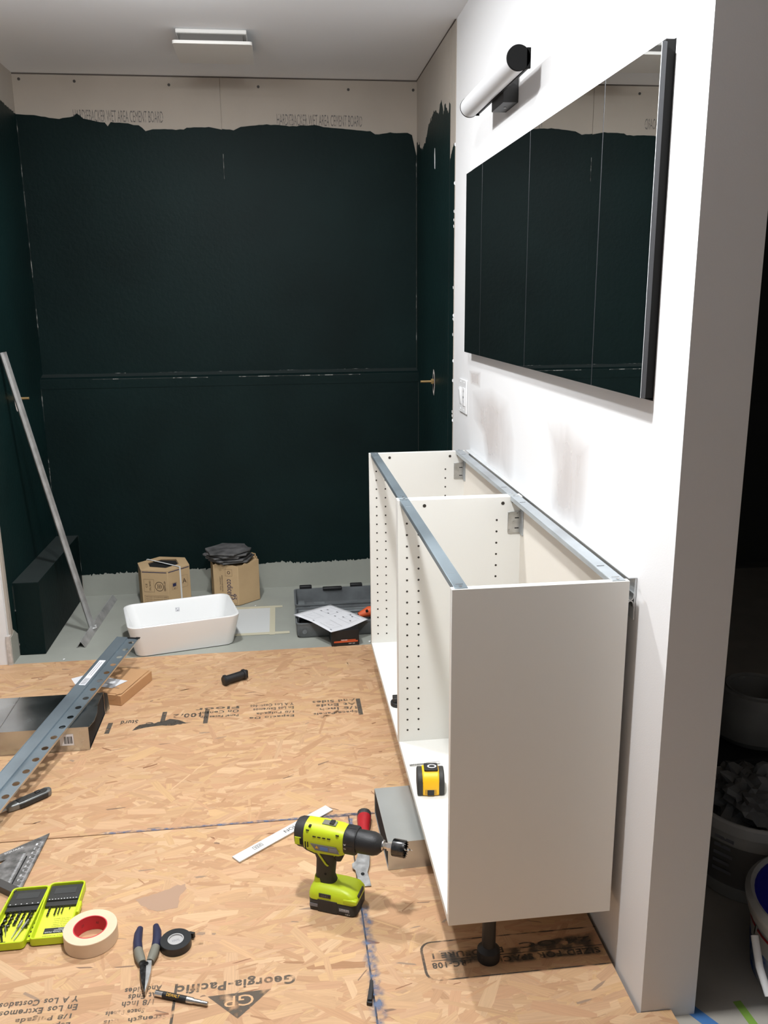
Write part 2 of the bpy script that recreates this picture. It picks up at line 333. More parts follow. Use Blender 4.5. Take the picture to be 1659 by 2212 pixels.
# bare flecks along ledge and corners
for x0, x1, y, z in ((-1.80, -1.755, Y_B-0.0045, 1.120), (-1.75, -1.74, Y_B-0.0045, 1.121), (-1.69, -1.66, Y_B-0.0045, 1.120), (-1.5, -1.45, Y_B-0.0045, 1.120), (-1.30, -1.12, Y_B-0.0045, 1.120), (-1.05, -0.75, Y_B-0.0045, 1.120), (-0.7, -0.2, Y_B-0.0045, 1.1195), (-1.6, -1.05, Y_S-0.0044, 1.0975), (-0.9, -0.3, Y_S-0.0044, 1.0975)):
    bm = NB(); box(bm, x0, x1, y-0.0012, y, z-0.0014, z+0.0022); obj('bare_fleck', bm, peel, wall_back, smooth=False)
for z0, z1 in ((1.55, 2.27), (1.30, 1.50), (0.90, 1.07), (0.55, 0.72), (0.40, 0.52)):
    y = Y_B-0.006 if z0 > 1.1 else Y_S-0.003
    bm = NB(); box(bm, X_L+0.001, X_L+0.0045, y, y+0.001, z0, z1); obj('bare_fleck', bm, peel, wall_back, smooth=False)
for z0, z1 in ((1.25, 1.6), (1.75, 2.1)):
    bm = NB(); box(bm, -0.0085, -0.0055, Y_B-0.0066, Y_B-0.0054, z0, z1); obj('bare_fleck', bm, peel, wall_back, smooth=False)
bm = NB(); box(bm, -0.9262, -0.9238, Y_B-0.006, Y_B-0.0054, 2.02, 2.13); obj('bare_fleck', bm, peel, wall_back, smooth=False)
# left alcove wall: paint, bench, upstand
pl = [(2.15, 0.10)] + [(2.10, 0.14), (2.09, 1.0), (2.09, 2.28)] + jag([(2.09, 2.28), (2.3, 2.27), (2.6, 2.31), (2.96, 2.29)], 0.004) + [(2.96, 0.10)]
bm = NB(); prism(bm, pl, X_L, X_L+0.0016, 'x'); obj('paint_layer', bm, teal, wall_left, smooth=False)
bm = NB(); box(bm, X_L+0.0016, -1.737, 2.15, Y_S-0.002, 0.0, 0.322); bench = obj('bench', bm, green, wall_left, smooth=False, bevel=0.003)
bm = NB(); box(bm, X_L+0.0026, -1.738, 2.151, Y_S-0.003, 0.322, 0.3228); obj('bench_top', bm, mat('membrane_sheen_tint', (0.019, 0.026, 0.025, 1), 0.6, vary=0.15), wall_left, smooth=False)  # lighter membrane colour: sheen of the bench top painted in
bm = NB(); prism(bm, [(2.062, -0.003), (2.062, 0.115), (2.085, 0.118), (2.16, 0.145), (2.16, -0.003)], X_L-0.0005, X_L+0.0014, 'x'); obj('upstand', bm, pan_grey, wall_left, smooth=False)
for a, b, zz0, zz1 in ((2.148, 2.151, 0.20, 0.31), (2.148, 2.151, 0.02, 0.10)):
    bm = NB(); box(bm, X_L+0.002, X_L+0.006, a-0.002, a, zz0, zz1); obj('bare_fleck', bm, peel, wall_left, smooth=False)
bm = NB(); box(bm, -1.741, -1.7365, Y_S-0.006, Y_S-0.003, 0.13, 0.32); obj('bare_fleck', bm, peel, wall_left, smooth=False)
# corner piece of board at the front of the left wall
bm = NB(); box(bm, X_L-0.016, X_L, 2.048, 2.0735, -0.015, 0.125); obj('board_edge', bm, gypsum, wall_left, smooth=False)
# ceiling gap line along the back and right walls
bm = NB(); box(bm, X_L, -0.002, Y_B-0.006, Y_B-0.0035, H-0.005, H-0.0005); box(bm, -0.0065, -0.0035, 2.04, Y_B-0.006, H-0.004, H-0.0005); obj('gap', bm, mat('gap_shadow', (0.10,0.085,0.075,1), 0.9), ceiling, smooth=False)
# shower floor
bm = NB(); box(bm, X_L, -0.004, Y_O, Y_S-0.0012, -0.020, -0.001); pan = obj('shower_pan', bm, pan_grey, floor, smooth=False)
# filler stains on the vanity wall (joint compound rubbed thin)
for k, pts in enumerate(([(1.68, 1.13), (1.42, 1.17), (1.18, 1.15), (1.08, 1.04), (1.10, 0.88), (1.46, 0.88), (1.52, 0.99), (1.66, 1.03)], [(0.80, 1.15), (0.62, 1.18), (0.45, 1.14), (0.44, 0.97), (0.46, 0.87), (0.76, 0.87), (0.74, 1.02)], [(1.75, 1.20), (1.55, 1.21), (1.56, 1.15), (1.73, 1.15)])):
    patch('filler_stain', [(-0.0007, y+random.uniform(-.02,.02), z) for y, z in pts], filler, wall_right, 0.5)

# ------------------------------------------------------------------ OSB subfloor: boards of pressed wood strands
strand_m = bpy.data.materials.new('wood_strand'); strand_m.use_nodes = True
nt = strand_m.node_tree; n = nt.nodes; L = nt.links; b = n['Principled BSDF']; b.inputs['Roughness'].default_value = 0.62; b.inputs['Specular IOR Level'].default_value = 0.3
at = n.new('ShaderNodeAttribute'); at.attribute_name = 'tint'; uv = n.new('ShaderNodeUVMap'); uv.uv_map = 'UVMap'
mp = n.new('ShaderNodeMapping'); mp.inputs['Scale'].default_value = (14, 320, 1); L.new(uv.outputs[0], mp.inputs[0])
t = n.new('ShaderNodeTexNoise'); t.inputs['Scale'].default_value = 1; t.inputs['Detail'].default_value = 3; L.new(mp.outputs[0], t.inputs['Vector'])
r = n.new('ShaderNodeMapRange'); r.inputs[1].default_value = 0.3; r.inputs[2].default_value = 0.75; r.inputs[3].default_value = 0.90; r.inputs[4].default_value = 1.07; L.new(t.outputs['Fac'], r.inputs[0])
mx = n.new('ShaderNodeMix'); mx.data_type = 'RGBA'; mx.blend_type = 'MULTIPLY'; mx.inputs[0].default_value = 1; L.new(at.outputs['Color'], mx.inputs[6]); L.new(r.outputs[0], mx.inputs[7]); L.new(mx.outputs[2], b.inputs['Base Color'])
osb_base = mat('osb_core', srgb(196, 156, 116), 0.7, vary=0.2, vscale=30, stretch=(0.4,1,1))
PAL = np.array([srgb(*c)[:3] for c in ((199,161,123),(195,156,118),(202,164,128),(197,158,120),(190,149,113),(207,171,134),(194,152,117),(186,145,109),(201,163,121),(196,157,122))])
DARKP = np.array([srgb(*c)[:3] for c in ((168,126,92),(146,104,76),(158,132,110),(178,138,102),(136,108,88))])
def strands(parent, x0, x1, y0, y1):
    N = int((x1-x0)*(y1-y0)/0.0013*5.2); V = []; F = []; UV = []; COL = []
    cx = rng.uniform(x0, x1, N); cy = rng.uniform(y0, y1, N); ang = rng.normal(0.05, 0.42, N); odd = rng.random(N)
    ang = np.where(odd < 0.16, rng.uniform(-PI/2, PI/2, N), ang)
    ln = np.clip(rng.normal(0.108, 0.034, N), 0.02, 0.19); wd = np.clip(rng.gamma(4.0, 0.0050, N), 0.005, 0.050)
    zz = rng.permutation(N)/N*0.00062 - 0.00070; small = odd > 0.982
    ln = np.where(small, rng.uniform(0.012, 0.05, N), ln); wd = np.where(small, rng.uniform(0.002, 0.008, N), wd)
    zz = np.where(small, -0.00004, zz)
    base = PAL[rng.integers(0, len(PAL), N)]*rng.normal(1.0, 0.030, (N,1)); dk = DARKP[rng.integers(0, len(DARKP), N)]
    col = np.where((small | (odd > 0.979))[:,None], dk, base)
    keep = np.ones(N, bool)
    for i in range(N):
        l, h = ln[i]/2, wd[i]/2; j = rng.uniform(-1, 1, 8)
        p = [(-l+j[0]*.008, -h*(1-.5*abs(j[1]))), (-l*.2+j[2]*.012, -h), (l+j[3]*.008, -h*(.5+.5*j[4])), (l+j[5]*.008, h*(1-.4*abs(j[4]))), (l*.2+j[6]*.01, h*(1+.1*j[1])), (-l+j[7]*.008, h*(.7+.3*j[3]))]
        c, s = math.cos(ang[i]), math.sin(ang[i]); k = len(V)
        Q = [(cx[i]+a*c-bb*s, cy[i]+a*s+bb*c, a, bb) for a, bb in p]
        if min(q[0] for q in Q) < x0 or max(q[0] for q in Q) > x1 or min(q[1] for q in Q) < y0 or max(q[1] for q in Q) > y1:
            for d_, lim, sg in ((0, x0, 1), (0, x1, -1), (1, y0, 1), (1, y1, -1)):   # trim at the board's edge
                R_ = []
                for u, v in zip(Q, Q[1:]+Q[:1]):
                    iu, iv = sg*(u[d_]-lim) >= 0, sg*(v[d_]-lim) >= 0
                    if iu: R_.append(u)
                    if iu != iv: f_ = (lim-u[d_])/(v[d_]-u[d_]); R_.append(tuple(u[m]+(v[m]-u[m])*f_ for m in range(4)))
                Q = R_
        if len(Q) < 3: keep[i] = False; continue
        for q in Q: V.append((q[0], q[1], zz[i])); UV.append((q[2]+(i*0.37) % 50, q[3]+(i*0.11) % 50))
        F.append(tuple(range(k, k+len(Q))))
    me = bpy.data.meshes.new('strands'); me.from_pydata(V, [], F)
    ul = me.uv_layers.new(name='UVMap'); ul.data.foreach_set('uv', np.array(UV, dtype=np.float32).ravel())
    ca = me.attributes.new('tint', 'FLOAT_COLOR', 'FACE'); ca.data.foreach_set('color', np.concatenate([np.clip(col, 0, 1), np.ones((N,1))], 1)[keep].astype(np.float32).ravel())
    return link('strands', me, strand_m, parent, 'stuff')
G = 0.0020
def panel(poly, rects):
    bm = NB()
    if len(poly) == 4: prism(bm, poly, -0.019, -0.0008)
    else:      # L-shaped board: two convex top faces that share an edge
        p = poly[:5] + [poly[5]]; ex = (poly[0][0], poly[3][1])
        T = [bm.verts.new((a, b_, -0.0008)) for a, b_ in p+[ex]]; B_ = [bm.verts.new((a, b_, -0.019)) for a, b_ in p+[ex]]
        for S in (T, B_): bm.faces.new((S[0], S[1], S[2], S[3], S[6])); bm.faces.new((S[6], S[3], S[4], S[5]))
        ring = [0, 1, 2, 3, 4, 5, 6]
        for a, b_ in zip(ring, ring[1:]+ring[:1]): bm.faces.new((T[a], T[b_], B_[b_], B_[a]))
    o = obj('osb_panel', bm, osb_base, floor, smooth=False)
    for a in rects: strands(o, *a)
    return o
SX, SY = -0.550, 0.790
pA = panel([(-2.7, SY+G), (-0.008, SY+G), (-0.008, Y_O), (-2.7, Y_O)], [(-2.45, -0.008, SY+G, Y_O)])
pB = panel([(-2.7, -2.9), (SX-G, -2.9), (SX-G, SY-G), (-2.7, SY-G)], [(-2.35, SX-G, -0.75, SY-G)])
pC = panel([(SX+G, -2.9), (0.066, -2.9), (0.066, -0.0015), (-0.008, -0.0015), (-0.008, SY-G), (SX+G, SY-G)], [(SX+G, 0.066, -0.75, -0.0015), (SX+G, -0.008, -0.0015, SY-G)])
# blue chalk dust rubbed along the joints
Z1 = 0.00012
ribbon('blue_dust', [(SX+0.006+random.uniform(-.002,.002), y, Z1) for y in np.arange(0.0, 0.42, 0.012)], 0.016, dust, pC)
ribbon('blue_dust', [(SX+0.003, y, Z1) for y in np.arange(0.70, 0.785, 0.01)], 0.012, dust, pC)
ribbon('blue_dust', [(x, SY+0.004, Z1) for x in np.arange(-1.25, -0.46, 0.02)], 0.007, dust, pA)
ribbon('blue_dust', [(x, SY+0.002, Z1) for x in np.arange(-0.62, -0.47, 0.012)], 0.010, dust, pA)
# printing on the boards (reads from the far side)
UPX, UPY = (-1, 0, 0), (0, -1, 0)
def stamp(par, s, x0, x1, y, h, m=osb_ink, sl=0.0):
    text(s, (abs(x1-x0), h), frame(((x0+x1)/2, y, 0.0002), (-1, -sl, 0), UPY), m, par, name='stamp', spacing=1.14, bold=0.032)
stamp(pB, 'Georgia-Pacific', -0.972, -0.716, 0.190, 0.034)
bm = NB(); sheet(bm, [(-0.905, 0.160, 0.0002), (-0.838, 0.092, 0.0002), (-0.769, 0.164, 0.0002)]); obj('stamp', bm, osb_ink, pB, kind='stuff', smooth=False)
text('GP', (0.062, 0.030), frame((-0.837, 0.140, 0.0003), UPX, UPY), mat('stamp_gap', srgb(206, 164, 122), 0.7), pB, name='stamp')
for s, x0, x1, y in (('Y A Los Costados', -1.345, -1.180, 0.191), ('En Los Extremos', -1.338, -1.178, 0.168), ('1/8 Pulgada', -1.30, -1.185, 0.147), ('Espacio De', -1.29, -1.183, 0.124)): stamp(pB, s, x0, x1, y, 0.017)
for s, x0, x1, y in (('And Sides', -1.085, -1.006, 0.199), ('At Ends', -1.075, -1.012, 0.180), ('1/8 Inch', -1.085, -1.018, 0.161), ('Space Panels', -1.115, -1.035, 0.142), ('Strength Axis', -1.115, -0.985, 0.119)): stamp(pB, s, x0, x1, y, 0.016)
bm = NB(); box(bm, -0.978, -0.972, 0.07, 0.205, 0.0001, 0.0002); obj('stamp', bm, osb_ink, pB, kind='stuff', smooth=False)
o_ = rrect(0.29, 0.060, 0.028, 5); i_ = rrect(0.284, 0.0565, 0.0245, 5)
bm = NB(); cx, cy = -0.140, 0.198
a = [bm.verts.new((min(cx+x, -0.004), cy+y, 0.0002)) for x, y in o_]; c2 = [bm.verts.new((min(cx+x, -0.004), cy+y, 0.0002)) for x, y in i_]
for k in range(len(a)):
    try: bm.faces.new((a[k], a[(k+1) % len(a)], c2[(k+1) % len(a)], c2[k]))
    except ValueError: pass
obj('stamp', bm, osb_ink2, pC, kind='stuff', smooth=False)
for s, x0, x1, y in (('EXPOSURE 1', -0.405, -0.24, 0.212), ('PRC-108', -0.41, -0.32, 0.183), ('SIZED FOR SPACING', -0.30, -0.02, 0.183), ('24 OC', -0.20, -0.03, 0.219)): stamp(pC, s, x0, x1, y, 0.018, osb_ink2)
patch('stamp', [(-0.26, 0.165, 0.00025), (-0.24, 0.215, 0.00025), (-0.17, 0.222, 0.00025), (-0.10, 0.235, 0.00025), (-0.012, 0.24, 0.00025), (-0.012, 0.165, 0.00025), (-0.12, 0.17, 0.00025)], smear, pC, 0.75)
patch('stamp', [(-0.40, 0.175, 0.00025), (-0.40, 0.222, 0.00025), (-0.30, 0.225, 0.00025), (-0.28, 0.18, 0.00025)], smear, pC, 0.5)
bm = NB(); box(bm, -0.41, -0.01, 0.1965, 0.1985, 0.0001, 0.0002); obj('stamp', bm, osb_ink, pC, kind='stuff', smooth=False)
for bx, ss in ((-0.77, ('Y A Los Costados', 'En Los Extremos', '1/8 Pulgada', 'Espacio De')), (-0.54, ('And Sides', 'At Ends', '1/8 Inch', 'Space Panels')), (-0.97, ('Floor', 'On Center', 'Panel Faces Up'))):
    for k, s in enumerate(ss): stamp(pA, s, bx-0.085+0.012*(k % 3), bx+0.075, 1.532-0.031*k, 0.022)
for s, x0, x1, y in (('100/2', -1.13, -1.03, 1.49), ('Sturd', -1.31, -1.25, 1.465), ('24 OC', -1.22, -1.09, 1.44)): stamp(pA, s, x0, x1, y, 0.032, osb_ink2)
bm = NB(); prism(bm, jag([(-1.26, 1.40), (-1.20, 1.425), (-1.14, 1.42), (-1.06, 1.435), (-1.10, 1.452), (-1.14, 1.475), (-1.17, 1.45), (-1.24, 1.445), (-1.26, 1.40)], 0.004, 0.02)[:-1], 0.0001, 0.00022); obj('stamp', bm, osb_ink2, pA, kind='stuff', smooth=False)
for x, y0, y1 in ((-1.345, 1.39, 1.47), (-1.163, 1.45, 1.53), (-0.455, 1.41, 1.54), (-1.01, 1.42, 1.53)):
    bm = NB(); box(bm, x-0.008, x+0.008, y0, y1, 0.0001, 0.0002); obj('stamp', bm, osb_ink, pA, kind='stuff', smooth=False)
bm = NB(); prism(bm, jag([(-1.09, 0.475), (-1.11, 0.50), (-1.06, 0.515), (-0.99, 0.545), (-0.985, 0.525), (-1.0, 0.50), (-1.0, 0.455), (-1.05, 0.45), (-1.09, 0.475)], 0.003, 0.01)[:-1], 0.00005, 0.00015); obj('dark_strand', bm, mat('grey_strand', srgb(172,140,116), 0.7), pB, smooth=False)
# ------------------------------------------------------------------ neighbouring room: paper-covered floor with strips of tape
bm = NB(); box(bm, 0.070, 2.3, -1.6, 2.9, -0.0208, -0.0195); obj('floor_paper', bm, mat('grey_floor_paper', (0.42,0.39,0.34,1), 0.85, vary=0.1), floor, smooth=False)
bm = NB(); box(bm, -0.014, 0.014, -0.20, 0.12, -0.0194, -0.0190, mtx=Matrix.Translation((0.135,-0.02,0)) @ Matrix.Rotation(0.5, 4, 'Z')); tag(obj('tape_strip', bm, mat('blue_tape', srgb(70,120,180), 0.6), None, smooth=False), 'strip of blue tape stuck on the paper beside the wall end', 'tape', 'tape strips on floor paper')
bm = NB(); box(bm, -0.009, 0.009, -0.30, 0.05, -0.0194, -0.0190, mtx=Matrix.Translation((0.228,-0.03,0)) @ Matrix.Rotation(0.06, 4, 'Z')); tag(obj('tape_strip', bm, mat('green_tape', srgb(130,170,70), 0.6), None, smooth=False), 'strip of green tape on the floor paper in front of the bucket', 'tape', 'tape strips on floor paper')

# ================================================================== things
# ------------------------------------------------------------------ vanity cabinets
XF, XB, ZB, CH = -0.3844, -0.0241, 0.1436, 0.762
ZT = ZB + CH; TH = 0.017
hole_m = mat('hole_dark', (0.03, 0.024, 0.018, 1), 0.9)
def holes(parent, yface, sgn):
    bm = NB()
    zs = [0.196+0.0338*k for k in range(20)]
    def h(x, z, r=0.0032): cyl(bm, (x, yface, z), (x, yface-sgn*0.0005, z), r, n=8)
    for z in zs:
        h(-0.3585, z); h(-0.325, z)
        if z < 0.88: h(-0.098, z)
    for x, z in ((-0.308, 0.888), (-0.081, 0.887)): h(x, z, 0.0052)
    h(-0.052, 0.890, 0.003)
    obj('shelf_holes', bm, hole_m, parent, kind='stuff')
def leg(parent, x, y):
    bm = NB(); cyl(bm, (x, y, 0.022), (x, y, ZB-0.012), 0.0155, n=20); cyl(bm, (x, y, ZB-0.02), (x, y, ZB), 0.019, n=20)
    lathe(bm, [(0, 0), (0.0255, 0), (0.0265, 0.010), (0.0255, 0.026), (0.018, 0.034), (0.0155, 0.036)], 24, (x, y, 0)); obj('leg', bm, dark, parent)
def bracket(parent, y):
    bm = NB(); prism(bm, [(-0.066, 0.800), (-0.0275, 0.800), (-0.0275, 0.862), (-0.066, 0.862)], y-0.004, y-0.0005, 'y')
    br = obj('bracket', bm, steel, parent, bevel=0.001)
    bm = NB(); box(bm, -0.0305, -0.0275, y-0.030, y-0.0005, 0.795, 0.868); obj('hook', bm, galv, br, bevel=0.001)
    bm = NB()
    for x, z in ((-0.060, 0.807), (-0.060, 0.855), (-0.048, 0.831), (-0.036, 0.855)): cyl(bm, (x, y-0.0040, z), (x, y-0.0062, z), 0.004, n=10)
    obj('screws', bm, steel, br, kind='stuff')
    bm = NB()
    for z in (0.812, 0.842): box(bm, -0.046, -0.034, y-0.0046, y-0.0038, z, z+0.003, mtx=None)
    obj('slots', bm, black_in, br, kind='stuff')
def cabinet(name, label, ya, yb, near):
    t = empty(name, label, 'cabinet', ((XF+XB)/2, (ya+yb)/2, 0)); t.location = (0,0,0)
    for y0, y1 in ((ya, ya+TH), (yb-TH, yb)):
        bm = NB(); box(bm, XF, XB, y0, y1, ZB, ZT); obj('side_panel', bm, mel, t, bevel=0.0008)
    bm = NB(); box(bm, XF, XB-0.004, ya+TH, yb-TH, ZB-0.001, ZB+0.0155); obj('bottom_panel', bm, mel, t, bevel=0.0008)
    bm = NB(); box(bm, XB-0.0035, XB-0.0002, ya+TH, yb-TH, ZB, ZT-0.03); obj('back_panel', bm, mat('back_panel_white', (0.74,0.70,0.63,1), 0.5), t, smooth=False)
    # front rail and rear rail of folded steel
    for x0, x1, nm in ((-0.3785, -0.3515, 'front_rail'), (-0.0595, -0.0315, 'rear_rail')):
        bm = NB(); box(bm, x0, x1, ya+0.003, yb-0.003, ZT+0.0002, ZT+0.0018)
        box(bm, x0, x0+0.0012, ya+TH+0.001, yb-TH-0.001, ZT-0.011, ZT+0.0002); box(bm, x1-0.0012, x1, ya+TH+0.001, yb-TH-0.001, ZT-0.011, ZT+0.0002)
        rl = obj(nm, bm, galv_d if nm == 'front_rail' else galv, t, bevel=0.0005)
        bm = NB()
        for yy in (ya+0.010, yb-0.010):
            cyl(bm, ((x0+x1)/2, yy, ZT+0.0018), ((x0+x1)/2, yy, ZT+0.0036), 0.0035, n=12)
        for yy in (ya+0.024, yb-0.024): box(bm, x0+0.006, x1-0.006, yy-0.0012, yy+0.0012, ZT+0.0018, ZT+0.0032)
        obj('screws', bm, chrome, rl, kind='stuff')
        bm = NB()
        for yy in (ya+0.10, yb-0.10): box(bm, x0+0.004, x1-0.008, yy-0.0012, yy+0.0012, ZT+0.0018, ZT+0.0021)
        obj('slots', bm, black_in if nm == 'rear_rail' else galv, rl, kind='stuff')
    holes(t, yb-TH-0.00001, 1); holes(t, ya+TH+0.00001, -1)
    bracket(t, yb-TH)
    for yy in (ya+0.058, yb-0.06): leg(t, -0.280, yy)
    return t
cabinet('base_cabinet', 'near white base cabinet, full grey side panel facing the camera', 0.1322, 0.9255, True)
cabinet('base_cabinet', 'far white base cabinet beyond the shared middle panel', 0.9285, 1.7053, False)
# wall rail that the cabinets hang from
t = empty('suspension_rail', 'galvanised hanging rail screwed to the wall behind the white cabinets', 'rail')
bm = NB(); box(bm, -0.0045, -0.0008, 0.152, 1.71, 0.815, 0.9055); obj('rail_plate', bm, mat('pale_zinc', (0.60, 0.62, 0.63, 1), 0.45, metal=0.25), t, bevel=0.0004)
bm = NB(); box(bm, -0.0185, -0.0045, 0.152, 1.71, 0.9035, 0.9055); obj('top_lip', bm, MATS['pale_zinc'], t)
for z0, sg in ((0.865, 1), (0.848, -1)):
    bm = NB(); prof = [(-0.0185+0.007-0.007*math.cos(a), z0-sg*0.009*math.sin(a)) for a in np.linspace(0, PI, 9)]
    prof = [(-0.0185, z0+sg*0.006)] + prof + [(-0.0045, z0+sg*0.004)]; inn = [(x*0.8-0.0023, z+sg*0.0022) for x, z in prof[::-1]]
    prism(bm, prof + inn, 0.153, 1.70, 'y'); obj('hook', bm, steel, t)
bm = NB()
for y in np.arange(0.2, 1.66, 0.105): box(bm, -0.0185, -0.015, y, y+0.018, 0.9055, 0.9060)
obj('slots', bm, print_w, t, kind='stuff')
# ------------------------------------------------------------------ mirror cabinet set into the wall
t = empty('mirror_cabinet', 'long four-door mirrored wall cabinet recessed in the white wall', 'cabinet')
bm = NB(); box(bm, -0.0182, 0.100, 0.134, HY1-0.012, HZ0+0.006, HZ1-0.002); obj('body', bm, black_in, t, smooth=False)
ys = [0.1250, 0.3890, 0.9170, 1.4590, 1.7030]
for k in range(4):
    bm = NB(); box(bm, -0.0280, -0.0190, ys[k]+0.001, ys[k+1]-0.001, 1.2686, 1.8785)
    d = obj('door', bm, edge_m, t, bevel=0.0006)
    bm = NB(); box(bm, -0.0288, -0.0281, ys[k]+0.0018, ys[k+1]-0.0018, 1.2694, 1.8777); obj('mirror_glass', bm, mirror, d, smooth=False)
# ------------------------------------------------------------------ wall lamp above the mirror
t = empty('wall_lamp', 'unlit tubular wall lamp with black end caps above the mirrored cabinet', 'lamp')
LX, LZ, LR = -0.076, 2.040, 0.0305
bm = NB(); cyl(bm, (LX, 0.884, LZ), (LX, 1.444, LZ), LR-0.001, n=40); obj('diffuser', bm, opal, t)
for y0, y1 in ((0.876, 0.8845), (1.4435, 1.449)):
    bm = NB(); cyl(bm, (LX, y0, LZ), (LX, y1, LZ), LR, n=40); box(bm, LX+0.020, LX+0.031, y0, y1, LZ-0.024, LZ+0.024); obj('end_cap', bm, mat('matt_black', (0.005, 0.005, 0.005, 1), 0.7, spec=0.1), t, bevel=0.0008)
bm = NB(); box(bm, LX+0.0265, LX+0.0315, 0.8845, 1.4435, LZ-0.020, LZ+0.020); obj('back_plate', bm, dark, t)
bm = NB(); box(bm, LX+0.0315, -0.0005, 1.150, 1.285, LZ-0.046, LZ+0.046); bkt = obj('wall_bracket', bm, mat('black_metal', (0.014,0.014,0.014,1), 0.45), t, bevel=0.001)
bm = NB(); cyl(bm, (-0.022, 1.215, LZ-0.0478), (-0.022, 1.215, LZ-0.0455), 0.004, n=10); obj('screw', bm, steel, bkt)
# ------------------------------------------------------------------ switch and outlet plate
t = empty('switch_plate', 'white wall plate with a rocker switch and an outlet above the far cabinet', 'switch')
bm = NB(); box(bm, -0.0065, -0.0004, 1.765, 1.895, 1.030, 1.158); obj('plate', bm, mat('switch_white', (0.82,0.82,0.82,1), 0.35), t, bevel=0.0025)
bm = NB(); prism(bm, [(-0.0065, 1.062), (-0.0065, 1.126), (-0.010, 1.126), (-0.0145, 1.118), (-0.0085, 1.062)], 1.845, 1.878, 'y'); obj('rocker', bm, MATS['switch_white'], t, bevel=0.001)
bm = NB(); box(bm, -0.0095, -0.0064, 1.783, 1.817, 1.060, 1.128); ou = obj('outlet', bm, MATS['switch_white'], t, bevel=0.001)
bm = NB()
for z in (1.073, 1.112):
    box(bm, -0.0100, -0.0094, 1.792, 1.794, z, z+0.008); box(bm, -0.0100, -0.0094, 1.803, 1.805, z, z+0.008)
box(bm, -0.0104, -0.0094, 1.793, 1.806, 1.089, 1.096)
obj('slots', bm, print_g, ou, kind='stuff')
bm = NB()
for y in (1.80, 1.861):
    for z in (1.043, 1.147): cyl(bm, (-0.0064, y, z), (-0.0078, y, z), 0.003, n=10)
obj('screws', bm, MATS['switch_white'], t, kind='stuff')
# ------------------------------------------------------------------ ceiling vent
t = empty('ceiling_vent', 'white square exhaust vent with a drop panel on the ceiling', 'vent')
wpl = mat('vent_white', (0.78, 0.77, 0.74, 1), 0.5)
bm = NB(); box(bm, -1.045, -0.777, 2.236, 2.50, 2.447, H-0.0005); obj('housing', bm, wpl, t, bevel=0.004)
bm = NB(); box(bm, -1.030, -0.792, 2.250, 2.485, 2.418, 2.447); obj('throat', bm, mat('vent_shadow_grey', (0.14,0.13,0.12,1), 0.8), t)
bm = NB(); prism(bm, rrect(0.150, 0.142, 0.012, 4, -0.907, 2.276+0.077), 2.404, 2.416); obj('drop_panel', bm, wpl, t, bevel=0.0015)
# ------------------------------------------------------------------ plumbing stubs in the alcove side walls
def stub(label, x, y, z, sx, L):
    t = empty('pipe_stub', label, 'pipe', (x, y, z), 0, 'pipe stubs in shower side walls')
    bm = NB(); k = 14; o = []; i = []
    for q in range(k):
        a = 2*PI*q/k; rr = 1+0.18*random.random()
        o.append(bm.verts.new((sx*0.0015, 0.027*rr*math.cos(a), 0.052*rr*math.sin(a)-0.004))); i.append(bm.verts.new((sx*0.002, 0.020*math.cos(a), 0.040*math.sin(a)-0.004)))
    for q in range(k): bm.faces.new((o[q], o[(q+1)%k], i[(q+1)%k], i[q]))
    obj('torn_board', bm, gypsum, t, smooth=False)
    bm = NB(); prism(bm, [(0.020*math.cos(2*PI*q/k), 0.040*math.sin(2*PI*q/k)-0.004) for q in range(k)], sx*0.0005, sx*0.0018, 'x'); obj('hole', bm, black_in, t, smooth=False)
    bm = NB(); cyl(bm, (0.0, 0, 0), (sx*0.014, 0, 0), 0.0125, n=6); cyl(bm, (sx*0.014, 0, 0), (sx*L, 0, 0), 0.0055, n=12); obj('pipe', bm, brass, t)
    return t
stub('brass pipe stub poking out of a torn hole in the right shower wall', -0.0052, 2.456, 1.095, -1, 0.062)
stub('pipe stub in a torn hole of the left shower wall, behind the leaning bar', X_L+0.0016, 2.49, 1.055, 1, 0.055)
# ------------------------------------------------------------------ T bar leaning on the left wall
t = empty('t_bar', 'grey steel bar with a T foot leaning on the left shower wall', 'bar')
gal_g = mat('dull_zinc', (0.42, 0.42, 0.415, 1), 0.5, metal=0.4, vary=0.25, vscale=18)
A = Vector((-1.592, 2.385, 0.018)); B = Vector((-1.826, 2.318, 1.262)); ax = (B-A).normalized()
sd = Vector((0.93, -0.36, 0)); sd = (sd-ax*sd.dot(ax)).normalized(); nn = ax.cross(sd)
fm = Matrix((sd, nn, ax)).transposed().to_4x4(); fm.translation = A; Lb = (B-A).length
bm = NB(); prism(bm, [(-0.017,0.0),(-0.002,-0.002),(0.0,-0.016),(0.002,-0.016),(0.002,0.0),(0.017,0.0),(0.017,0.0018),(-0.017,0.0018)], 0, Lb, 'z', mtx=fm); obj('upright', bm, gal_g, t, smooth=False)
A2 = Vector((-1.603, 2.200, 0)); B2 = Vector((-1.578, 2.815, 0)); d2 = (B2-A2).normalized(); s2 = Vector((d2.y, -d2.x, 0))
fm2 = Matrix((s2, Vector((0,0,1)), -d2)).transposed().to_4x4(); fm2 = Matrix((s2, Vector((0,0,1)), s2.cross(Vector((0,0,1))))).transposed().to_4x4(); fm2.translation = A2
sgn = 1 if s2.cross(Vector((0,0,1))).dot(d2) > 0 else -1
bm = NB(); prism(bm, [(-0.020,0.0),(-0.0015,0.030),(0.0015,0.030),(0.020,0.0),(0.0165,0.0),(0.0,0.0265),(-0.0165,0.0)], 0, sgn*(B2-A2).length, 'z', mtx=fm2); obj('foot', bm, gal_g, t, smooth=False)
bm = NB()
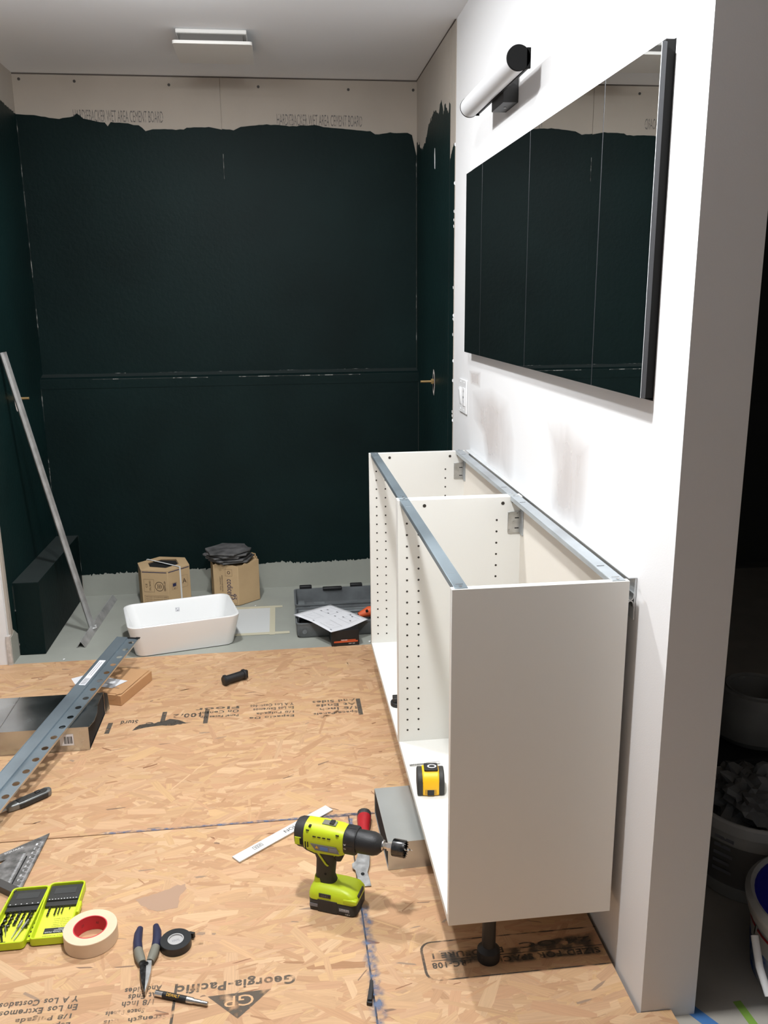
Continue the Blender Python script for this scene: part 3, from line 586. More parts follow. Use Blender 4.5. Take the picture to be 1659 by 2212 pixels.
for dy, dz in ((-0.018, 0.019), (-0.002, 0.012), (0.015, 0.019), (0.015, 0.010)): cyl(bm, (-1.584, 2.385+dy, dz+0.004), (-1.576, 2.385+dy, dz+0.006), 0.0032, n=8)
obj('rivets', bm, print_w, t, kind='stuff')
# ------------------------------------------------------------------ vessel sink
t = empty('vessel_sink', 'white rectangular vessel sink standing on the grey shower floor', 'sink', (-1.172, 2.226, 0), math.radians(13.2))
rows = []
for hx, hy, r_, z in ((0.200, 0.122, 0.04, 0.0), (0.209, 0.131, 0.042, 0.003), (0.235, 0.1575, 0.045, 0.132), (0.2355, 0.158, 0.045, 0.139), (0.233, 0.1555, 0.044, 0.1415), (0.2265, 0.149, 0.040, 0.1415), (0.224, 0.1465, 0.038, 0.138), (0.196, 0.117, 0.040, 0.030), (0.175, 0.098, 0.05, 0.016), (0.05, 0.03, 0.025, 0.012)):
    rows.append([(x, y, z) for x, y in rrect(hx, hy, r_, 6)])
bm = NB(); loft(bm, rows); obj('basin', bm, ceramic, t)
bm = NB(); lathe(bm, [(0, 0.0135), (0.020, 0.0135), (0.023, 0.0122)], 20); obj('drain', bm, chrome, t)
fr = frame((0.00, 0.1345, 0.098), (1, 0, 0), (0, 0.26, 1))
bm = NB(); prism(bm, [(-0.009,-0.009),(0.009,-0.009),(0.009,0.009),(-0.009,0.009)], 0.0004, 0.0007, mtx=fr); st = obj('sticker', bm, paper, t, smooth=False)
bm = NB()
for a0, b0, c0, d0 in ((-0.0085,-0.0075,-0.008,0.008),(0.0075,0.0085,-0.008,0.008),(-0.0085,0.0085,0.0073,0.008),(-0.0085,0.0085,-0.008,-0.0073),(-0.006,-0.003,0.001,0.005),(-0.004,0.005,-0.006,-0.003),(0.002,0.006,0.0,0.002)): box(bm, a0, b0, c0, d0, 0.0007, 0.0009, mtx=fr)
obj('print', bm, print_g, st, kind='stuff', smooth=False)
# ------------------------------------------------------------------ hexagonal tile boxes
def hexp(R, a0=0, c=(0,0)): return [(c[0]+R*math.cos(math.radians(a0+60*k)), c[1]+R*math.sin(math.radians(a0+60*k))) for k in range(6)]
t = empty('tile_box', 'hexagonal cardboard tile box with a white strap behind the sink', 'box', (-1.306, 2.735, 0), math.radians(-75), 'hexagonal tile boxes')
bm = NB(); prism(bm, hexp(0.134), 0.001, 0.200); obj('carton', bm, cardb, t, bevel=0.0015)
bm = NB(); prism(bm, hexp(0.078), 0.1985, 0.2006); obj('opening', bm, black_in, t, smooth=False)
for k in range(6):   # folded flaps round the opening
    a0, a1 = math.radians(60*k), math.radians(60*k+60)
    o0, o1 = Vector((0.134*math.cos(a0), 0.134*math.sin(a0), 0.2012)), Vector((0.134*math.cos(a1), 0.134*math.sin(a1), 0.2012))
    i0, i1 = Vector((0.080*math.cos(a0), 0.080*math.sin(a0), 0.2025+0.0015*(k%3))), Vector((0.080*math.cos(a1), 0.080*math.sin(a1), 0.2025+0.0015*((k+1)%3)))
    bm = NB(); vs_ = [bm.verts.new(p) for p in (o0, o1, i1, i0)] ; bm.faces.new(vs_); ex = bmesh.ops.extrude_face_region(bm, geom=list(bm.faces)); bmesh.ops.translate(bm, vec=(0,0,0.0022), verts=[g for g in ex['geom'] if isinstance(g, bmesh.types.BMVert)])
    obj('flap', bm, cardb, t, smooth=False)
bm = NB()
for k in range(6):
    a0, a1 = math.radians(60*k), math.radians(60*k+60); p0 = Vector((math.cos(a0), math.sin(a0), 0)); p1 = Vector((math.cos(a1), math.sin(a1), 0))
    tt = (p1-p0).normalized(); nrm = ((p0+p1)/2).normalized()
    m_ = Matrix((tt, nrm, Vector((0,0,1)))).transposed().to_4x4(); m_.translation = (p0+p1)/2*0.134
    box(bm, -0.062, 0.062, 0.0, 0.0008, 0.194, 0.1975, mtx=m_)
obj('printed_edge', bm, print_n, t, kind='stuff', smooth=False)
strapm = mat('white_strap', (0.75, 0.75, 0.74, 1), 0.5)
def face_fr(R, k, du, z, out=0.0006, roll=0):
    a0, a1 = math.radians(60*k), math.radians(60*k+60); p0 = Vector((math.cos(a0), math.sin(a0), 0)); p1 = Vector((math.cos(a1), math.sin(a1), 0))
    nrm = ((p0+p1)/2).normalized(); tt = (p1-p0).normalized(); c = (p0+p1)/2*R + nrm*out + tt*du + Vector((0,0,z))
    return frame(c, tt, Vector((0,0,1))) @ Matrix.Rotation(roll, 4, 'Z')
# faces nearest the camera are k = 5 (left front), 0 (front) and 1 (right) in the box's own frame
def strap_run(k0, k1, d0, d1):
    a = face_fr(0.134, k0, d0, 0.0, 0.0012).translation; c = face_fr(0.134, k1, d1, 0.0, 0.0012).translation
    bm = NB(); s = (c-a).cross(Vector((0,0,1))).normalized()*0.005; pts = [(a, 0.002), (a, 0.2085), (c, 0.2085), (c, 0.002)]
    lo_ = []; hi_ = []
    for p, z in pts:
        lo_.append(bm.verts.new((p.x-s.x, p.y-s.y, z))); hi_.append(bm.verts.new((p.x+s.x, p.y+s.y, z)))
    for q in range(3): bm.faces.new((lo_[q], lo_[q+1], hi_[q+1], hi_[q]))
    obj('strap', bm, strapm, t, smooth=False)
strap_run(0, 3, 0.008, 0.008)
def mark(par, k, du, z, s, wh, R=0.134, m=print_d, roll=0): text(s, wh, face_fr(R, k, du, z, 0.0007, roll), m, par, name='print')
def ringmark(par, k, du, z, ro, ri, R=0.134, m=print_d, n=28):
    fr = face_fr(R, k, du, z, 0.0007); bm = NB(); a = [bm.verts.new(fr @ Vector((ro*math.cos(2*PI*q/n), ro*1.1*math.sin(2*PI*q/n), 0))) for q in range(n)]; c = [bm.verts.new(fr @ Vector((ri*math.cos(2*PI*q/n), ri*1.1*math.sin(2*PI*q/n), 0))) for q in range(n)]
    for q in range(n): bm.faces.new((a[q], a[(q+1)%n], c[(q+1)%n], c[q]))
    obj('print', bm, m, par, kind='stuff', smooth=False)
def rectmark(par, k, du, z, hx, hz, R=0.134, m=print_d, line=0.0008, fill=False):
    fr = face_fr(R, k, du, z, 0.0007); bm = NB()
    rr = [(-hx, hx, -hz, hz)] if fill else [(-hx, hx, hz-line, hz), (-hx, hx, -hz, -hz+line), (-hx, -hx+line, -hz, hz), (hx-line, hx, -hz, hz)]
    for a, b_, c, d in rr: sheet(bm, [fr @ Vector(q) for q in ((a,c,0),(b_,c,0),(b_,d,0),(a,d,0))])
    obj('print', bm, m, par, kind='stuff', smooth=False)
# left box prints: front face is k=5 (angle -135..-75), right face is k=0 (-75..-15)
rectmark(t, 5, -0.030, 0.128, 0.026, 0.032); mark(t, 5, -0.043, 0.128, 'CE', (0.020, 0.009), roll=PI/2); mark(t, 5, -0.025, 0.128, 'CERAMIC TILES', (0.050, 0.008), roll=-PI/2)
ringmark(t, 5, 0.022, 0.125, 0.022, 0.0195)
for q in range(3): mark(t, 5, 0.013+0.008*q, 0.125, ')', (0.008, 0.026))
mark(t, 5, 0.050, 0.128, '45*6680', (0.050, 0.010), roll=-PI/2)
rectmark(t, 5, 0.004, 0.052, 0.060, 0.026)
for q in range(4): mark(t, 5, 0.004, 0.070-0.011*q, 'AZULEJO PAVIMENTO GRES', (0.110, 0.006))
rectmark(t, 0, -0.030, 0.120, 0.014, 0.017); rectmark(t, 0, -0.030, 0.126, 0.010, 0.008, m=print_n, fill=True); mark(t, 0, -0.030, 0.108, 'V', (0.012, 0.010))
rectmark(t, 0, 0.030, 0.130, 0.020, 0.030, line=0.0006); mark(t, 0, 0.030, 0.132, 'A', (0.024, 0.024))
R2 = 0.130
t2 = empty('tile_box', 'torn hexagonal cardboard tile box carrying a stack of dark tiles', 'box', (-0.962, 2.764, 0), math.radians(-20), 'hexagonal tile boxes')
bm = NB(); prism(bm, hexp(R2), 0.001, 0.196); obj('carton', bm, cardb, t2, bevel=0.002)
for k in range(6):    # torn upright rim
    a0, a1 = math.radians(60*k), math.radians(60*k+60); p0 = Vector((R2*math.cos(a0), R2*math.sin(a0), 0)); p1 = Vector((R2*math.cos(a1), R2*math.sin(a1), 0)); m0 = -((p0+p1)/2).normalized()*0.003
    bm = NB(); N_ = 9; hs = [0.004+0.012*random.random() for _ in range(N_+1)]; rows_ = []
    for q in range(N_+1):
        p = p0.lerp(p1, q/N_); rows_.append([bm.verts.new((p.x, p.y, 0.194)), bm.verts.new((p.x, p.y, 0.196+hs[q])), bm.verts.new((p.x+m0.x, p.y+m0.y, 0.196+hs[q])), bm.verts.new((p.x+m0.x, p.y+m0.y, 0.194))])
    for a, c in zip(rows_[:-1], rows_[1:]):
        for q in range(4): bm.faces.new((a[q], a[(q+1)%4], c[(q+1)%4], c[q]))
    bm.faces.new(rows_[0]); bm.faces.new(rows_[-1][::-1]); obj('torn_flap', bm, cardb, t2, smooth=False)
# faces: k=4 points to the camera's left, k=5 to the right  (local frame -20 deg)
KF = 4
mark(t2, KF, 0.020, 0.090, 'codicer', (0.088, 0.030), R2, roll=-PI/2, m=print_n); mark(t2, KF, 0.038, 0.045, '95', (0.030, 0.026), R2, roll=-PI/2, m=print_n)
rectmark(t2, KF, 0.016, 0.168, 0.018, 0.018, R2, m=print_d); mark(t2, KF, 0.016, 0.168, 'o', (0.016, 0.016), R2)
mark(t2, KF, -0.020, 0.110, 'PAVIMENTO DE GRES ESMALTADO', (0.085, 0.006), R2, roll=-PI/2); mark(t2, KF, -0.030, 0.110, 'CERAMIC TILES', (0.07, 0.006), R2, roll=-PI/2)
mark(t2, 3, 0.0, 0.150, 'V', (0.022, 0.024), R2); mark(t2, 3, 0.034, 0.140, 'A', (0.022, 0.028), R2); mark(t2, 3, 0.0, 0.045, 'o', (0.024, 0.030), R2)
rectmark(t2, KF, 0.038, 0.030, 0.017, 0.020, R2, m=print_n, fill=False)
# stacked tiles
tspec = [((-0.975, 2.752), 14, 0.0), ((-0.985, 2.745), 8, 0.012), ((-0.998, 2.750), 2, -0.015), ((-0.985, 2.742), 20, 0.02), ((-0.990, 2.735), -14, -0.02)]
zc = 0.2115
for k, ((x, y), a, ti) in enumerate(tspec):
    bm = NB(); pl = []
    for q in range(6):
        for s_ in range(4):
            a0, a1 = math.radians(60*q), math.radians(60*q+60); f_ = s_/4; pl.append(((0.116*(math.cos(a0)*(1-f_)+math.cos(a1)*f_))+random.gauss(0,.0012), (0.116*(math.sin(a0)*(1-f_)+math.sin(a1)*f_))+random.gauss(0,.0012)))
    prism(bm, pl, 0, 0.0088)
    o = obj('slate_tile', bm, slate, None, bevel=0.0018, smooth=True); o.location = (x, y, zc); o.rotation_euler = (ti*0.3, ti*0.3, math.radians(a)); zc += 0.0118
    tag(o, ['dark hexagonal slate tile, bottom of the stack on the torn box', 'dark hexagonal slate tile, second from the bottom of the stack', 'dark hexagonal slate tile in the middle of the stack', 'dark hexagonal slate tile just under the top one', 'dark hexagonal slate tile on top of the stack, scuffed pale streaks'][k], 'tile', 'hexagonal slate tiles stacked on the torn box')
# ------------------------------------------------------------------ taped square over the drain
t = empty('drain_cover', 'white paper square taped to the grey shower floor beside the sink', 'paper')
bm = NB(); box(bm, -1.04, -0.772, 2.262, 2.59, -0.0008, 0.0003); obj('sheet', bm, mat('cover_sheet', (0.60,0.61,0.60,1), 0.7), t, smooth=False)
tp = mat('beige_tape', srgb(196, 190, 166), 0.75)
for k, q in enumerate(((-0.790, -0.765, 2.232, 2.61), (-1.05, -0.700, 2.238, 2.265), (-1.05, -0.73, 2.585, 2.612))):
    bm = NB(); box(bm, q[0], q[1], q[2], q[3], 0.0003, 0.0006+0.0002*k); obj('tape', bm, tp, t, smooth=False)
# small crumbs of white plaster
for x, y, s, lb in ((-1.645, 2.075, 0.006, 'small white plaster crumb by the left end of the floor joint'), (-0.862, 2.62, 0.005, 'small white plaster crumb beside the torn tile box'), (-0.352, 2.085, 0.006, 'small white plaster crumb beside the white cabinet foot')):
    bm = NB(); bmesh.ops.create_icosphere(bm, subdivisions=1, radius=s)
    for v in bm.verts: v.co *= random.uniform(0.7, 1.2); v.co.z *= 0.5
    o = obj('plaster_crumb', bm, print_w, None); o.location = (x, y, s*0.4); tag(o, lb, 'crumb', 'plaster crumbs')
# ------------------------------------------------------------------ open tool case
t = empty('tool_case', 'open dusty grey plastic tool case on the shower floor', 'case')
def tray(nm, x0, x1, y0, y1, z0, z1, w_, parent, m, r_=0.02, floor_t=0.008):
    bm = NB(); hx, hy, cx, cy = (x1-x0)/2, (y1-y0)/2, (x0+x1)/2, (y0+y1)/2
    rows = [[(x, y, z0) for x, y in rrect(hx-0.012, hy-0.012, r_, 4, cx, cy)], [(x, y, z0+0.012) for x, y in rrect(hx-0.004, hy-0.004, r_, 4, cx, cy)], [(x, y, z1-0.006) for x, y in rrect(hx-0.002, hy-0.002, r_, 4, cx, cy)], [(x, y, z1-0.005) for x, y in rrect(hx, hy, r_, 4, cx, cy)], [(x, y, z1) for x, y in rrect(hx, hy, r_, 4, cx, cy)], [(x, y, z1) for x, y in rrect(hx-w_, hy-w_, r_-w_*0.6, 4, cx, cy)], [(x, y, z0+floor_t) for x, y in rrect(hx-w_-0.008, hy-w_-0.008, r_-w_*0.6, 4, cx, cy)]]
    loft(bm, rows); return obj(nm, bm, m, parent)
base = tray('base', -0.672, -0.130, 2.165, 2.375, 0.0, 0.070, 0.008, t, toolgrey)
lid = tray('lid', -0.672, -0.130, 2.385, 2.625, 0.004, 0.078, 0.009, t, toolgrey)
bm = NB(); box(bm, -0.60, -0.20, 2.371, 2.389, 0.058, 0.068); obj('hinge', bm, toolgrey, t, bevel=0.002)
for x in (-0.615, -0.365):
    bm = NB(); box(bm, x-0.028, x+0.032, 2.616, 2.640, 0.060, 0.092); obj('latch', bm, dark, t, bevel=0.003)
bm = NB(); box(bm, -0.53, -0.435, 2.604, 2.628, 0.070, 0.083); obj('handle', bm, dark, t, bevel=0.004)
for x0, x1, y0, y1, z1 in ((-0.580, -0.525, 2.45, 2.50, 0.05), (-0.41, -0.335, 2.44, 2.48, 0.045), (-0.655, -0.62, 2.41, 2.56, 0.04)):
    bm = NB(); box(bm, x0, x1, y0, y1, 0.012, z1); obj('moulding', bm, toolgrey2, lid, bevel=0.004)
bm = NB(); box(bm, -0.655, -0.145, 2.36, 2.368, 0.02, 0.060); obj('moulding', bm, toolgrey2, base, bevel=0.002)
for y_, z_ in ((2.335, 0.055), (2.31, 0.048)):
    bm = NB(); tube(bm, [(-0.46, y_, z_), (-0.15, y_+0.004, z_)], 0.007, 8); obj('moulding', bm, toolgrey2, base)
bm = NB(); lathe(bm, [(0, 0.066), (0.04, 0.064), (0.052, 0.050), (0.052, 0.012)], 24, (-0.50, 2.285, 0)); 
tl = obj('tool_body', bm, dark, base)
bm = NB(); box(bm, -0.655, -0.53, 2.215, 2.315, 0.010, 0.058); obj('tool_body', bm, dark, base, bevel=0.015)
bm = NB(); cyl(bm, (-0.633, 2.1665, 0.030), (-0.633, 2.170, 0.030), 0.010, n=16); obj('boss', bm, toolgrey2, base)
t = empty('power_tool', 'orange and black tool nose lying in the tool case by the cabinet', 'tool')
bm = NB(); tube(bm, [(-0.385, 2.255, 0.062), (-0.34, 2.265, 0.074), (-0.25, 2.28, 0.072)], [0.012, 0.024, 0.026], 12); obj('shell', bm, orange, t)
bm = NB(); cyl(bm, (-0.25, 2.28, 0.072), (-0.17, 2.29, 0.070), 0.024, n=14); obj('grip', bm, dark, t)
bm = NB(); cyl(bm, (-0.350, 2.246, 0.083), (-0.345, 2.243, 0.088), 0.006, n=10); obj('knob', bm, dark, t)
# instruction sheet, black carton
t = empty('instruction_sheet', 'unfolded white instruction sheet lying across the open tool case', 'paper')
c4 = [Vector((-0.680, 2.244, 0.085)), Vector((-0.524, 2.029, 0.0765)), Vector((-0.352, 2.149, 0.080)), Vector((-0.507, 2.347, 0.090))]
bm = NB(); N_ = 12; g = []
for i in range(N_+1):
    row = []
    for j in range(N_+1):
        u, v = i/N_, j/N_; p = c4[0]*(1-u)*(1-v)+c4[1]*u*(1-v)+c4[2]*u*v+c4[3]*(1-u)*v
        p.z += 0.007*(1-abs(2*u-1)*1.0)*0.6 - 0.0035*(1-abs(2*v-1)) + 0.003*math.sin(3*u+4*v); row.append(bm.verts.new(p))
    g.append(row)
for i in range(N_):
    for j in range(N_): bm.faces.new((g[i][j], g[i+1][j], g[i+1][j+1], g[i][j+1]))
sh = obj('sheet', bm, paper, t); sm = sh.modifiers.new('solid', 'SOLIDIFY'); sm.thickness = 0.0004; sm.offset = -1
def on_sheet(u, v, dz=0.0009):
    p = c4[0]*(1-u)*(1-v)+c4[1]*u*(1-v)+c4[2]*u*v+c4[3]*(1-u)*v; p.z += 0.007*(1-abs(2*u-1))*0.6 - 0.0035*(1-abs(2*v-1)) + 0.003*math.sin(3*u+4*v) + dz; return p
bm = NB()
def ln_(u0, v0, u1, v1, w_=0.0012):
    N2 = 6
    for q in range(N2):
        a = on_sheet(u0+(u1-u0)*q/N2, v0+(v1-v0)*q/N2); c = on_sheet(u0+(u1-u0)*(q+1)/N2, v0+(v1-v0)*(q+1)/N2); s_ = (c-a).cross(Vector((0,0,1))).normalized()*w_*0.5
        sheet(bm, [a-s_, c-s_, c+s_, a+s_])
for v0 in (0.08, 0.56):
    for u0 in (0.10, 0.58):
        ln_(u0, v0+0.32, u0+0.32, v0+0.32, 0.0008); ln_(u0+0.02, v0+0.04, u0+0.30, v0+0.04, 0.0008); ln_(u0+0.30, v0+0.04, u0+0.30, v0+0.26, 0.0008); ln_(u0+0.10, v0+0.12, u0+0.22, v0+0.20, 0.0008)
        ln_(u0+0.06, v0+0.1, u0+0.08, v0+0.24, 0.0008)
for u0, v0 in ((0.13, 0.60), (0.16, 0.74), (0.30, 0.62), (0.36, 0.80), (0.48, 0.62), (0.60, 0.72), (0.70, 0.86), (0.80, 0.70), (0.62, 0.90), (0.90, 0.08), (0.45, 0.08)): ln_(u0, v0, u0+0.04, v0, 0.006)
obj('print', bm, print_g, t, kind='stuff', smooth=False)
t = empty('carton', 'small black carton with an orange stripe in front of the tool case', 'box', (-0.464, 2.112, 0), math.radians(3))
bm = NB(); box(bm, -0.060, 0.060, -0.055, 0.050, 0.0005, 0.071); obj('carton_body', bm, dark, t, bevel=0.001)
bm = NB(); box(bm, -0.050, 0.054, -0.0562, -0.0552, 0.016, 0.023); obj('stripe', bm, orange, t, smooth=False)
bm = NB(); box(bm, -0.020, 0.045, -0.0562, -0.0552, 0.0245, 0.028); obj('stripe', bm, orange, t, smooth=False)
bm = NB(); prism(bm, [(-0.056, 0.071), (0.056, 0.071), (0.052, 0.034), (-0.048, 0.033)], -0.0572, -0.0556, 'y'); obj('flap', bm, dark, t)
text('RIDGID', (0.026, 0.006), frame((-0.004, -0.0566, 0.027), (1,0,0), (0,0,1)), print_w, t, 'print'); text('18V 2X', (0.028, 0.005), frame((0.028, -0.0566, 0.010), (1,0,0), (0,0,1)), print_w, t, 'print')
# ------------------------------------------------------------------ ducts
def duct(name, label, loc, rz, Lx, Wy, Hz, grp):
    t = empty(name, label, 'duct', loc, rz, grp); th = 0.0012
    for nm, q in (('top_face', (0, Lx, 0, Wy, Hz-th, Hz)), ('front_face', (0, Lx, 0, th, 0, Hz-th)), ('rear_face', (0, Lx, Wy-th, Wy, 0, Hz-th)), ('bottom_face', (0, Lx, th, Wy-th, 0.0004, th))):
        bm = NB(); box(bm, *q); obj(nm, bm, duct_m, t, smooth=False)
    return t
d1 = duct('sheet_metal_duct', 'short galvanised duct end pushed under the near white cabinet', (-0.4665, 0.528, 0.0003), math.radians(1.5), 0.36, 0.262, 0.0805, 'rectangular sheet metal ducts')
bm = NB(); box(bm, 0.002, 0.006, 0.003, 0.259, 0.003, 0.078); obj('inside_shade', bm, black_in, d1, smooth=False)  # black sheet across the mouth paints the shade inside the duct
bm = NB(); box(bm, 0.10, 0.1025, 0.0, 0.262, 0.0805, 0.0812); obj('seam', bm, steel, d1, smooth=False)
MIRR = mat('mirror_sheet_metal', (0.52, 0.55, 0.56, 1), 0.24, metal=1.0, vary=0.3, vscale=5)
duct_keep = duct_m; duct_m = MIRR
d2 = duct('sheet_metal_duct', 'galvanised duct with a barcode label lying under the long rail', (-1.378, 1.545, 0.0003), PI+math.radians(0.0), 0.55, 0.262, 0.0845, 'rectangular sheet metal ducts')
bm = NB(); box(bm, 0.003, 0.0065, 0.003, 0.259, 0.003, 0.082); obj('inside_shade', bm, black_in, d2, smooth=False)  # black sheet at the open end, painted shade of the interior
bm = NB(); prism(bm, [(0.0, 0.10), (-0.010, 0.16), (-0.012, 0.22), (-0.004, 0.262), (0.0, 0.262)], 0.0835, 0.0845); obj('bent_flap', bm, duct_m, d2, smooth=False)
bm = NB(); prism(bm, [(-0.001, 0.0), (-0.018, 0.020), (-0.014, 0.080), (-0.001, 0.084)], 0.0, 0.0012, 'y'); obj('bent_flap', bm, duct_m, d2, smooth=False)
for x in (0.10, 0.29):
    bm = NB(); box(bm, x, x+0.003, 0.0, 0.262, 0.0845, 0.0856); obj('seam', bm, steel, d2, smooth=False)
lf = frame((0.072, 0.2625, 0.042), (-1, 0, 0), (0, 0, 1))
bm = NB(); prism(bm, [(-0.022,-0.020),(0.022,-0.020),(0.022,0.020),(-0.022,0.020)], 0.0002, 0.0005, mtx=lf); lab = obj('barcode_label', bm, paper, d2, smooth=False)
bm = NB(); x = -0.008
while x < 0.018:
    w_ = random.choice((0.0010, 0.0018, 0.0026)); box(bm, x, x+w_, -0.014, 0.012, 0.0005, 0.0007, mtx=lf); x += w_+random.choice((0.0010, 0.0016))
obj('barcode', bm, print_k, lab, kind='stuff', smooth=False)
# ------------------------------------------------------------------ long perforated rail resting on the duct
t = empty('perforated_rail', 'long blue-grey steel rail with a row of holes lying across the duct', 'rail')
E1 = Vector((-1.3465, 1.925, 0.1440)); E0 = Vector((-1.4815, 1.296, 0.0968)); ax = (E1-E0).normalized(); lo_end = E1 - ax*1.86
sd = Vector((1, 0, 0)); sd = (sd - ax*sd.dot(ax)).normalized(); nz = sd.cross(ax); fm = Matrix((sd, ax, nz)).transposed().to_4x4(); fm.translation = lo_end
LR_ = 1.86
bm = NB(); prism(bm, [(-0.047, -0.006), (-0.047, 0.0015), (-0.0455, 0.0015), (-0.0455, 0.0), (-0.004, 0.0), (-0.004, -0.010), (-0.0055, -0.010), (-0.0055, -0.0015), (-0.0455, -0.0015), (-0.0455, -0.006)][::-1], 0, LR_, 'y', mtx=fm); obj('plain_flange', bm, galv_d, t, smooth=False)
bm = NB(); pitch = 0.062; hw0, hw1 = -0.004, 0.043; cxh = 0.0225; k = int(LR_/pitch); nseg = 16
for s_ in range(k):
    y0 = s_*pitch; y1 = y0+pitch; cyh = (y0+y1)/2; inn = []; out = []
    for q in range(nseg):
        a = 2*PI*q/nseg; dx, dy = math.cos(a), math.sin(a); inn.append(bm.verts.new((cxh+0.0110*dx, cyh+0.0110*dy, -0.008)))
        hx = (hw1-cxh) if dx > 0 else (cxh-hw0); tq = min(hx/abs(dx) if abs(dx) > 1e-6 else 9, (pitch/2)/abs(dy) if abs(dy) > 1e-6 else 9); out.append(bm.verts.new((cxh+tq*dx, cyh+tq*dy, -0.008)))
    for q in range(nseg): bm.faces.new((inn[q], out[q], out[(q+1)%nseg], inn[(q+1)%nseg]))
    for (sx, sy) in ((1,1),(-1,1),(-1,-1),(1,-1)):
        pass
for v in bm.verts: v.co = fm @ v.co
ho = obj('punched_flange', bm, galv_d, t, smooth=False); sm = ho.modifiers.new('solid', 'SOLIDIFY'); sm.thickness = 0.0015; sm.offset = 0
bm = NB()   # corner fillers of the punched strip: narrow cross strips between the holes
for s_ in range(k+1): box(bm, hw0, hw1, max(0, s_*pitch-0.015), min(LR_, s_*pitch+0.015), -0.0088, -0.0072, mtx=fm)
obj('punched_flange', bm, galv_d, t, smooth=False)
bm = NB(); box(bm, 0.0425, 0.0440, 0, LR_, -0.010, -0.003, mtx=fm); obj('edge_lip', bm, mat('bright_edge', (0.62,0.60,0.55,1), 0.3, metal=0.9), t, smooth=False)
bm = NB(); box(bm, -0.006, 0.043, LR_, LR_+0.004, -0.012, -0.002, mtx=fm); box(bm, 0.030, 0.047, LR_-0.004, LR_+0.006, -0.004, -0.001, mtx=fm); obj('end_tab', bm, dark, t, smooth=False)
yl = LR_-0.30
bm = NB(); box(bm, -0.036, -0.012, yl-0.09, yl+0.10, 0.0002, 0.0005, mtx=fm); lab = obj('label', bm, paper, t, smooth=False)
bm = NB()
for q in range(12): box(bm, -0.033, -0.015, yl-0.085+0.004*q, yl-0.085+0.004*q+0.0018, 0.0005, 0.0007, mtx=fm)
for q in range(2): box(bm, -0.030+0.008*q, -0.028+0.008*q, yl-0.02, yl+0.085, 0.0005, 0.0007, mtx=fm)
obj('print', bm, print_g, lab, kind='stuff', smooth=False)
# ------------------------------------------------------------------ flat mailer box with a paper slip
t = empty('mailer_box', 'flat brown cardboard mailer box partly covered by the long rail', 'box', (-1.330, 1.600, 0), math.radians(69))
# local x along the long right edge (towards the back), local y to the left
bm = NB(); box(bm, 0.0, 0.230, 0.0, 0.205, 0.0005, 0.040); obj('tray', bm, cardb2, t, bevel=0.001)
bm = NB(); box(bm, 0.012, 0.230, 0.010, 0.203, 0.0402, 0.0425); obj('lid', bm, cardb2, t, bevel=0.0008)
bm = NB(); prism(bm, [(0.0, 0.022), (0.014, 0.004), (0.225, 0.012), (0.230, 0.03), (0.02, 0.022)], 0.0426, 0.0436); obj('lid_flap', bm, cardb2, t, smooth=False)
bm = NB(); prism(bm, [(0.010, 0.0415), (0.20, 0.0415), (0.194, 0.020), (0.03, 0.020)], -0.0012, -0.0002, 'x'); obj('tuck_flap', bm, cardb2, t, smooth=False)
t = empty('paper_slip', 'white printed paper slip on top of the flat mailer box', 'paper')
pts = [(-1.545, 1.775), (-1.490, 1.808), (-1.325, 1.725), (-1.372, 1.668), (-1.520, 1.722)]
bm = NB(); prism(bm, pts, 0.0438, 0.0444); obj('sheet', bm, paper, t, smooth=False)
bm = NB()
for q in range(5): box(bm, 0, 0.11-0.012*(q%2), 0, 0.002, 0, 0.0003, mtx=Matrix.Translation((-1.470+0.006*q, 1.742-0.009*q, 0.0445)) @ Matrix.Rotation(-0.42, 4, 'Z'))
obj('print', bm, print_g, t, kind='stuff', smooth=False)
# ------------------------------------------------------------------ loose cabinet foot
t = empty('cabinet_foot', 'black plastic cabinet foot lying loose on the wooden boards', 'foot', (-0.920, 1.752, 0.021), math.radians(33))
bm = NB(); cyl(bm, (-0.045, 0, 0), (0.04, 0, 0), 0.0165, n=20); obj('tube', bm, dark, t)
bm = NB(); lathe(bm, [(0, -0.052), (0.016, -0.052), (0.019, -0.048), (0.0265-0.0055, -0.046), (0.021, -0.040), (0.0165, -0.038)], 20, ax=(1,0,0)); obj('end_flange', bm, dark, t)
bm = NB(); lathe(bm, [(0.0165, 0.034), (0.0208, 0.036), (0.0208, 0.044), (0.014, 0.046), (0, 0.046)], 20, ax=(1,0,0)); box(bm, 0.040, 0.056, -0.007, 0.007, -0.016, 0.014); obj('end_flange', bm, dark, t, bevel=0.001)
# second foot: standing in the far cabinet
t = empty('cabinet_foot', 'black plastic cabinet foot standing inside the far cabinet near its front', 'foot', (-0.355, 1.150, ZB+0.0158))
bm = NB(); cyl(bm, (0, 0, 0), (0, 0, 0.014), 0.024, n=20); obj('base', bm, dark, t, bevel=0.002)
bm = NB(); box(bm, -0.016, 0.016, -0.016, 0.016, 0.014, 0.03); obj('socket', bm, dark, t, bevel=0.002)
